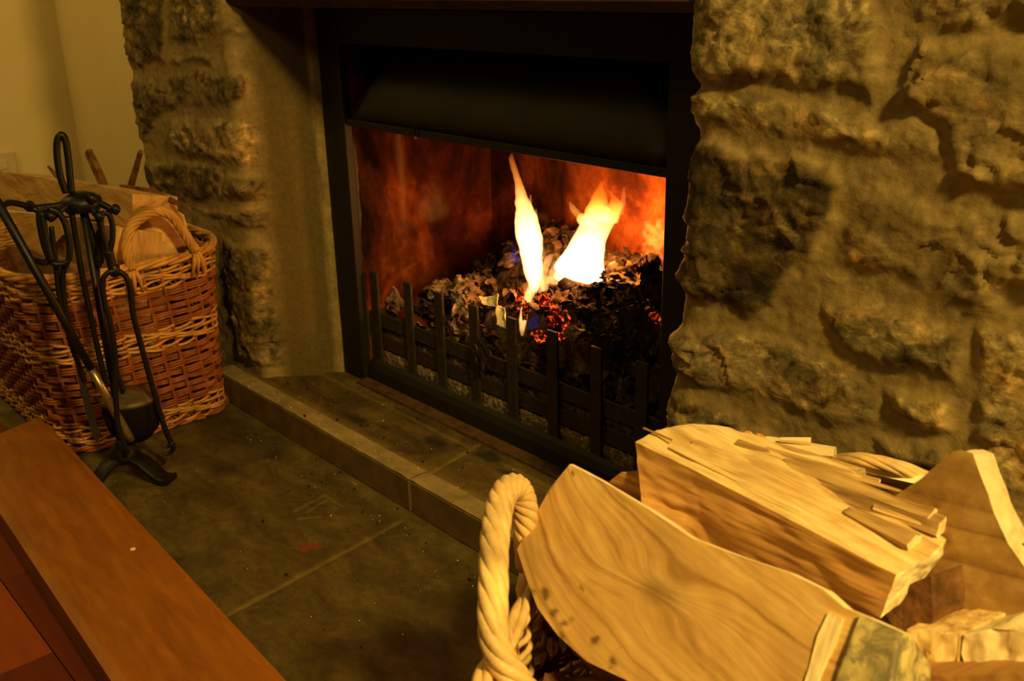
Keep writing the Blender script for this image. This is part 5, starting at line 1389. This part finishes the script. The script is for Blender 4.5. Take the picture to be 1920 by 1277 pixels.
# ================================================================== COMPANION SET
SX, SY = oz(237, 868, 0.03)[:2]
st = root('fire_tool_stand', (SX, SY, 0), 'black wrought iron fire tool stand with looped top and curved feet on the slate', 'tool stand')
def on_axis(px_, py_):            # point on the vertical plane through the stand facing the camera
    n_ = _n([CAM[0] - SX, CAM[1] - SY, 0]); return opl(px_, py_, (SX, SY, 0), n_)
zh = on_axis(145, 378)[2]
hub = np.array([SX, SY, zh])
mb = MB(); mb.tube([(SX, SY, 0.045), (SX, SY, zh)], 0.0056, 10); mb.build('pole', M_IRON, st)
mb = MB()
mb.lathe([(0.006, 0.022), (0.022, 0.024), (0.026, 0.034), (0.022, 0.046), (0.013, 0.060), (0.008, 0.068)], (SX, SY, 0.012), 18); mb.build('base_collar', M_IRON, st)
tip = oz(325, 903, 0.004); rootp = np.array([SX, SY, 0.045])
d0 = _n([tip[0] - SX, tip[1] - SY, 0]); ang0 = math.atan2(d0[1], d0[0]); Lf = np.linalg.norm((tip - rootp)[:2])
for k_ in range(3):
    a = ang0 + k_ * 2 * math.pi / 3
    d_ = np.array([math.cos(a), math.sin(a), 0]); sd_ = np.array([-d_[1], d_[0], 0])
    prof = [(0.004, .046, .013), (.22, .046, .0165), (.42, .038, .0175), (.60, .024, .0165), (.76, .012, .015), (.9, .010, .015), (1.0, .014, .0125)]
    V = []; F_ = []
    for (t, z, hw) in prof:
        c = np.array([SX, SY, 0]) + d_ * Lf * t
        for (o_, dz) in ((-hw, 0), (-hw * .8, .003), (hw * .8, .003), (hw, 0), (hw, -.008), (-hw, -.008)):
            V.append(c + sd_ * o_ + np.array([0, 0, z + dz]))
    for i in range(len(prof) - 1):
        for j in range(6): F_.append((i * 6 + j, i * 6 + (j + 1) % 6, (i + 1) * 6 + (j + 1) % 6, (i + 1) * 6 + j))
    F_.append(tuple(range(5, -1, -1))); F_.append(tuple((len(prof) - 1) * 6 + j for j in range(6)))
    o = mobj('foot', V, F_, M_IRON, st); o.data.set_sharp_from_angle(angle=math.radians(40))
# hub and looped handle
mb = MB(); mb.lathe([(0.008, -0.018), (0.026, -0.015), (0.031, -0.004), (0.030, 0.004), (0.020, 0.011), (0.010, 0.015)], hub, 20); mb.build('hub', M_IRON, st)
A_ = on_axis
loop = [A_(124, 362), A_(113, 330), (A_(107, 290)), A_(108, 262), A_(115, 253), A_(122, 262), A_(127, 290), A_(131, 330), A_(134, 362)]
mb = MB(); mb.tube(smooth_path(loop, 60), 0.0054, 9); mb.build('loop_handle', M_IRON, st)
view = _n([CAM[0] - SX, CAM[1] - SY, 0])
def nearp(px_, py_, d_):          # same, on a plane d_ metres nearer the camera
    return opl(px_, py_, np.array([SX, SY, 0]) + view * d_, view)
hooks = [((172, 372), 0.03), ((216, 392), 0.02), ((55, 386), 0.02), ((95, 405), 0.04), ((186, 405), 0.035), ((140, 380), -0.03)]
for (p_, d_) in hooks[:5]:
    e = nearp(p_[0], p_[1], d_); m_ = (hub + e) / 2 + np.array([0, 0, -0.004 if p_[1] < 390 else .004])
    mb = MB(); mb.tube(smooth_path([hub, m_, e - np.array([0, 0, .004]), e], 20), 0.0056, 8); mb.ball(e, 0.0082)
    mb.build('hook', M_IRON, st)
GT = 'fire tools on the stand'
# tongs
tg = root('fire_tongs', nearp(212, 500, .03), 'black iron tongs with arched shoulder and claw tip, rightmost on the tool stand', 'tongs', GT)
N3 = lambda pts, d_: [nearp(x, y, d_) for x, y in pts]
mb = MB(); mb.tube(smooth_path(N3([(197, 398), (190, 405), (190, 425), (198, 455), (203, 475), (210, 455), (211, 425), (206, 405), (197, 398)], .035), 50), 0.0044, 8)
mb.tube(smooth_path(N3([(203, 470), (208, 490), (213, 512)], .035), 12), [0.0075] * 12 + [0.006], 10)
mb.build('handle', M_IRON, tg)
mb = MB(); mb.lathe([(0.004, -.010), (.0085, -.006), (.0085, .008), (.004, .012)], nearp(215, 508, .035), 14); mb.build('pivot', M_IRON, tg)
mb = MB(); mb.tube(smooth_path(N3([(215, 508), (228, 512), (240, 526), (246, 556), (250, 590), (268, 660), (290, 740), (308, 800), (320, 828)], .035), 70), 0.0046, 8, flat=(1, .8))
mb.tube(smooth_path(N3([(320, 828), (325, 838), (321, 848), (312, 852), (304, 850)], .035), 20), np.linspace(.0055, .0018, 21), 8)
mb.tube(smooth_path(N3([(322, 832), (313, 838), (303, 836)], .05), 12), np.linspace(.004, .0015, 13), 8)
mb.build('arm', M_IRON, tg)
mb = MB(); mb.tube(smooth_path(N3([(215, 508), (202, 512), (193, 526), (195, 560), (205, 600), (214, 650), (217, 700), (217, 735), (222, 800), (240, 850)], .045), 70), 0.0044, 8, flat=(1, .8))
mb.build('arm', M_IRON, tg)
# brush
br = root('hearth_brush', nearp(232, 760, -.02), 'black hearth brush with round drum head hanging behind the shiny rod', 'brush', GT)
mb = MB(); mb.tube(smooth_path(N3([(160, 398), (172, 440), (182, 490)], -.01), 20), np.linspace(.004, .0075, 21), 9)
mb.tube(smooth_path(N3([(182, 488), (186, 560), (205, 650), (232, 738)], -.01), 30), 0.0044, 8); mb.tube(smooth_path(N3([(182, 400), (188, 430), (188, 470), (184, 500)], .0), 20), [.004] * 8 + [.008] * 11 + [.005] * 2, 9)
mb.build('handle', M_IRON, br)
bc = nearp(243, 745, -.01); bd = nearp(236, 815, -.01)
mb = MB(); mb.lathe([(0.045, 0.0), (0.047, -.006), (0.0465, -.030), (0.041, -.056), (0.026, -.074)], bc, 26); mb.build('bristles', M_BRISTLE, br)
mb = MB(); mb.lathe([(0.0465, -.004), (0.0475, 0.001), (0.042, 0.006), (.010, .009), (.006, .013)], bc, 26); mb.build('brush_head', M_CAPW, br)
# shovel-like tool at the left
sh = root('fire_shovel', nearp(100, 480, .03), 'black iron shovel with looped handle and narrow blade, left of the stand pole', 'shovel', GT)
mb = MB(); mb.tube(smooth_path(N3([(88, 390), (74, 400), (76, 430), (86, 470), (98, 492), (112, 495), (128, 488), (130, 460), (122, 420), (108, 398), (92, 392)], .04), 70), 0.0046, 8)
mb.tube(smooth_path(N3([(78, 398), (84, 440), (96, 490)], .04), 20), 0.0060, 9)
mb.build('handle', M_IRON, sh)
mb = MB(); mb.tube(smooth_path(N3([(96, 425), (103, 480), (112, 560), (132, 640), (150, 690)], .02), 40), 0.0042, 8); mb.tube(smooth_path(N3([(128, 488), (118, 512), (120, 560), (128, 610), (140, 660), (158, 715)], .02), 40), 0.0044, 8); mb.build('shaft', M_IRON, sh)
q = N3([(140, 650), (154, 690), (172, 760), (187, 815), (184, 834), (175, 820), (160, 770), (144, 700)], .02)
qb = [p_ - view * 0.004 for p_ in q]
mobj('blade', np.array(list(q) + list(qb)), [tuple(range(8)), tuple(range(15, 7, -1))] + [(i, 8 + i, 8 + (i + 1) % 8, (i + 1) % 8) for i in range(8)], simple('dull_blade_steel', (0.012, 0.009, 0.004), 0.5, 0.1, 50, 0.5, 0.3, 0.001), sh, smooth=False)
# second shaft of the pair hanging from the hub (poker)
pk = root('poker', nearp(170, 560, 0.015), 'thin straight black poker hanging beside the stand pole', 'poker', GT)
mb = MB(); mb.tube(smooth_path(N3([(134, 395), (146, 470), (160, 545), (180, 640), (200, 725)], .012), 30), 0.0048, 8); mb.build('shaft', M_IRON, pk)
mb = MB(); mb.lathe([(0.002, -.012), (.0055, -.004), (.0055, .006), (.003, .012)], nearp(133, 396, .012), 12); mb.build('knob', M_IRON, pk)
# leaning rod with rubbed lower end, nearer the camera
rd0 = nearp(0, 388, 0.085); rd1 = nearp(246, 826, 0.03)
lr = root('leaning_poker', rd1, 'long poker with rubbed shiny lower end leaning across the front of the tool stand', 'poker', GT)
dirr = rd1 - rd0
mb = MB(); mb.tube([rd0 - dirr * .04, rd0 + dirr * .45, rd0 + dirr * .68], [0.0068, 0.0066, .0064], 12); mb.build('shaft', M_IRON, lr)
mb = MB(); mb.tube([rd0 + dirr * .66, rd0 + dirr * .8, rd0 + dirr * 0.97, rd1], [0.0064, .0070, .0072, .0066], 14); mb.build('tip', M_BRASS, lr)
mb = MB(); mb.tube(smooth_path([rd0 + dirr * 0.0, nearp(20, 380, .06), nearp(55, 388, .03), nearp(78, 400, .03)], 24), 0.0048, 9)
mb.build('handle_loop', M_IRON, lr); mb = MB(); mb.tube(smooth_path([rd0 + dirr * .22, nearp(62, 488, .06), nearp(80, 492, .04), nearp(98, 488, .035)], 20), 0.0050, 9); mb.build('link', M_IRON, lr)

# ================================================================== PLANK AND CRUMBS
zK = 0.045
k1, k2 = oz(78, 780, zK), oz(540, 1277, zK); k3 = oz(210, 1277, zK); k4 = oz(0, 961, zK); k5 = oz(0, 813, zK)
along = _n([k2[0] - k1[0], k2[1] - k1[1], 0]); acr = _n([k5[0] - k1[0], k5[1] - k1[1], 0])
wfar = float(np.linalg.norm((k4 - k1) - along * (k4 - k1).dot(along))); wnear = float(np.linalg.norm((k3 - k2) - along * (k3 - k2).dot(along)))
s_far = (k4 - k1).dot(along); s_near = (k3 - k1).dot(along); slope = (wnear - wfar) / (s_near - s_far)
perp = np.array([along[1], -along[0], 0])
if perp.dot(acr) < 0: perp = -perp
Lk = 1.95
w0 = wfar - slope * s_far; w1 = w0 + slope * Lk
c1 = k1.copy(); c2 = k1 + along * Lk
c4 = k1 + acr * (w0 / abs(acr.dot(perp))); c3 = c2 + perp * w1
nU, nV = 60, 14
V = []; G = []
top = []
for i in range(nU):
    u = i / (nU - 1)
    for j in range(nV):
        v = j / (nV - 1); p_ = (c1 * (1 - v) + c4 * v) * (1 - u) + (c2 * (1 - v) + c3 * v) * u
        ed = 0.003 * (1 - sstep(0, 0.05, min(v, 1 - v))); V.append((p_[0], p_[1], zK - ed)); G.append((u * Lk, v * w0, 0.1))
Fq = [(i * nV + j, (i + 1) * nV + j, (i + 1) * nV + j + 1, i * nV + j + 1) for i in range(nU - 1) for j in range(nV - 1)]
ring = [i * nV for i in range(nU)] + [(nU - 1) * nV + j for j in range(1, nV)] + [i * nV + nV - 1 for i in range(nU - 2, -1, -1)] + [j for j in range(nV - 2, 0, -1)]
b0 = len(V)
for r_ in ring: V.append((V[r_][0], V[r_][1], 0.0)); G.append((G[r_][0], G[r_][1], 0.15))
for i in range(len(ring)): i2 = (i + 1) % len(ring); Fq.append((ring[i], ring[i2], b0 + i2, b0 + i))
pl = mobj('wooden_plank', V, Fq, W_PLANK, gc=G, smooth=False)
tag(pl, 'wide varnished reddish-brown wooden plank along the edge of the slate floor at lower left', 'plank')
wp = oz(249, 1030, zK); mb = MB(); mb.lathe([(.0045, 0.0), (.004, .0012), (.001, .0016)], (wp[0], wp[1], zK), 10)
tag(mb.build('pale_chip', M_PALEP), 'tiny white flake lying on the varnished plank', 'flake')

# scattered crumbs: nobody could count them
def scatter(name, label, n, mat, zones, smin, smax, seed):
    rg = np.random.default_rng(seed); v, f = ico(0); mb = MB()
    for i in range(n):
        x0, x1, y0, y1, z = zones[rg.integers(len(zones))]
        s_ = smin + (smax - smin) * rg.random() ** 3
        c = np.array([rg.uniform(x0, x1), rg.uniform(y0, y1), z + s_ * 0.3])
        mb.add(v * s_ * rg.uniform(.5, 1.3, 3) + c, f)
    o = mb.build(name, mat, smooth=False); tag(o, label, 'crumbs'); o['kind'] = 'stuff'
scatter('charcoal_crumbs', 'black charcoal crumbs scattered over the hearth and slate floor', 150, M_CRUMB,
        [(-.55, .45, -.185, -.03, HZ), (-.55, .45, -.185, -.03, HZ), (-.5, .5, -.27, -.195, 0.001), (-.45, .6, -.5, -.19, 0.001)], 0.0006, 0.0036, 5)
scatter('ash_specks', 'tiny pale ash specks scattered over the hearth kerb and slate floor', 300, M_PALEP,
        [(-.55, .45, -.187, -.155, HZ + .001), (-.55, .45, -.185, -.03, HZ), (-.5, .5, -.28, -.195, 0.001), (-.45, .6, -.55, -.19, 0.001)], 0.0004, 0.0013, 6)
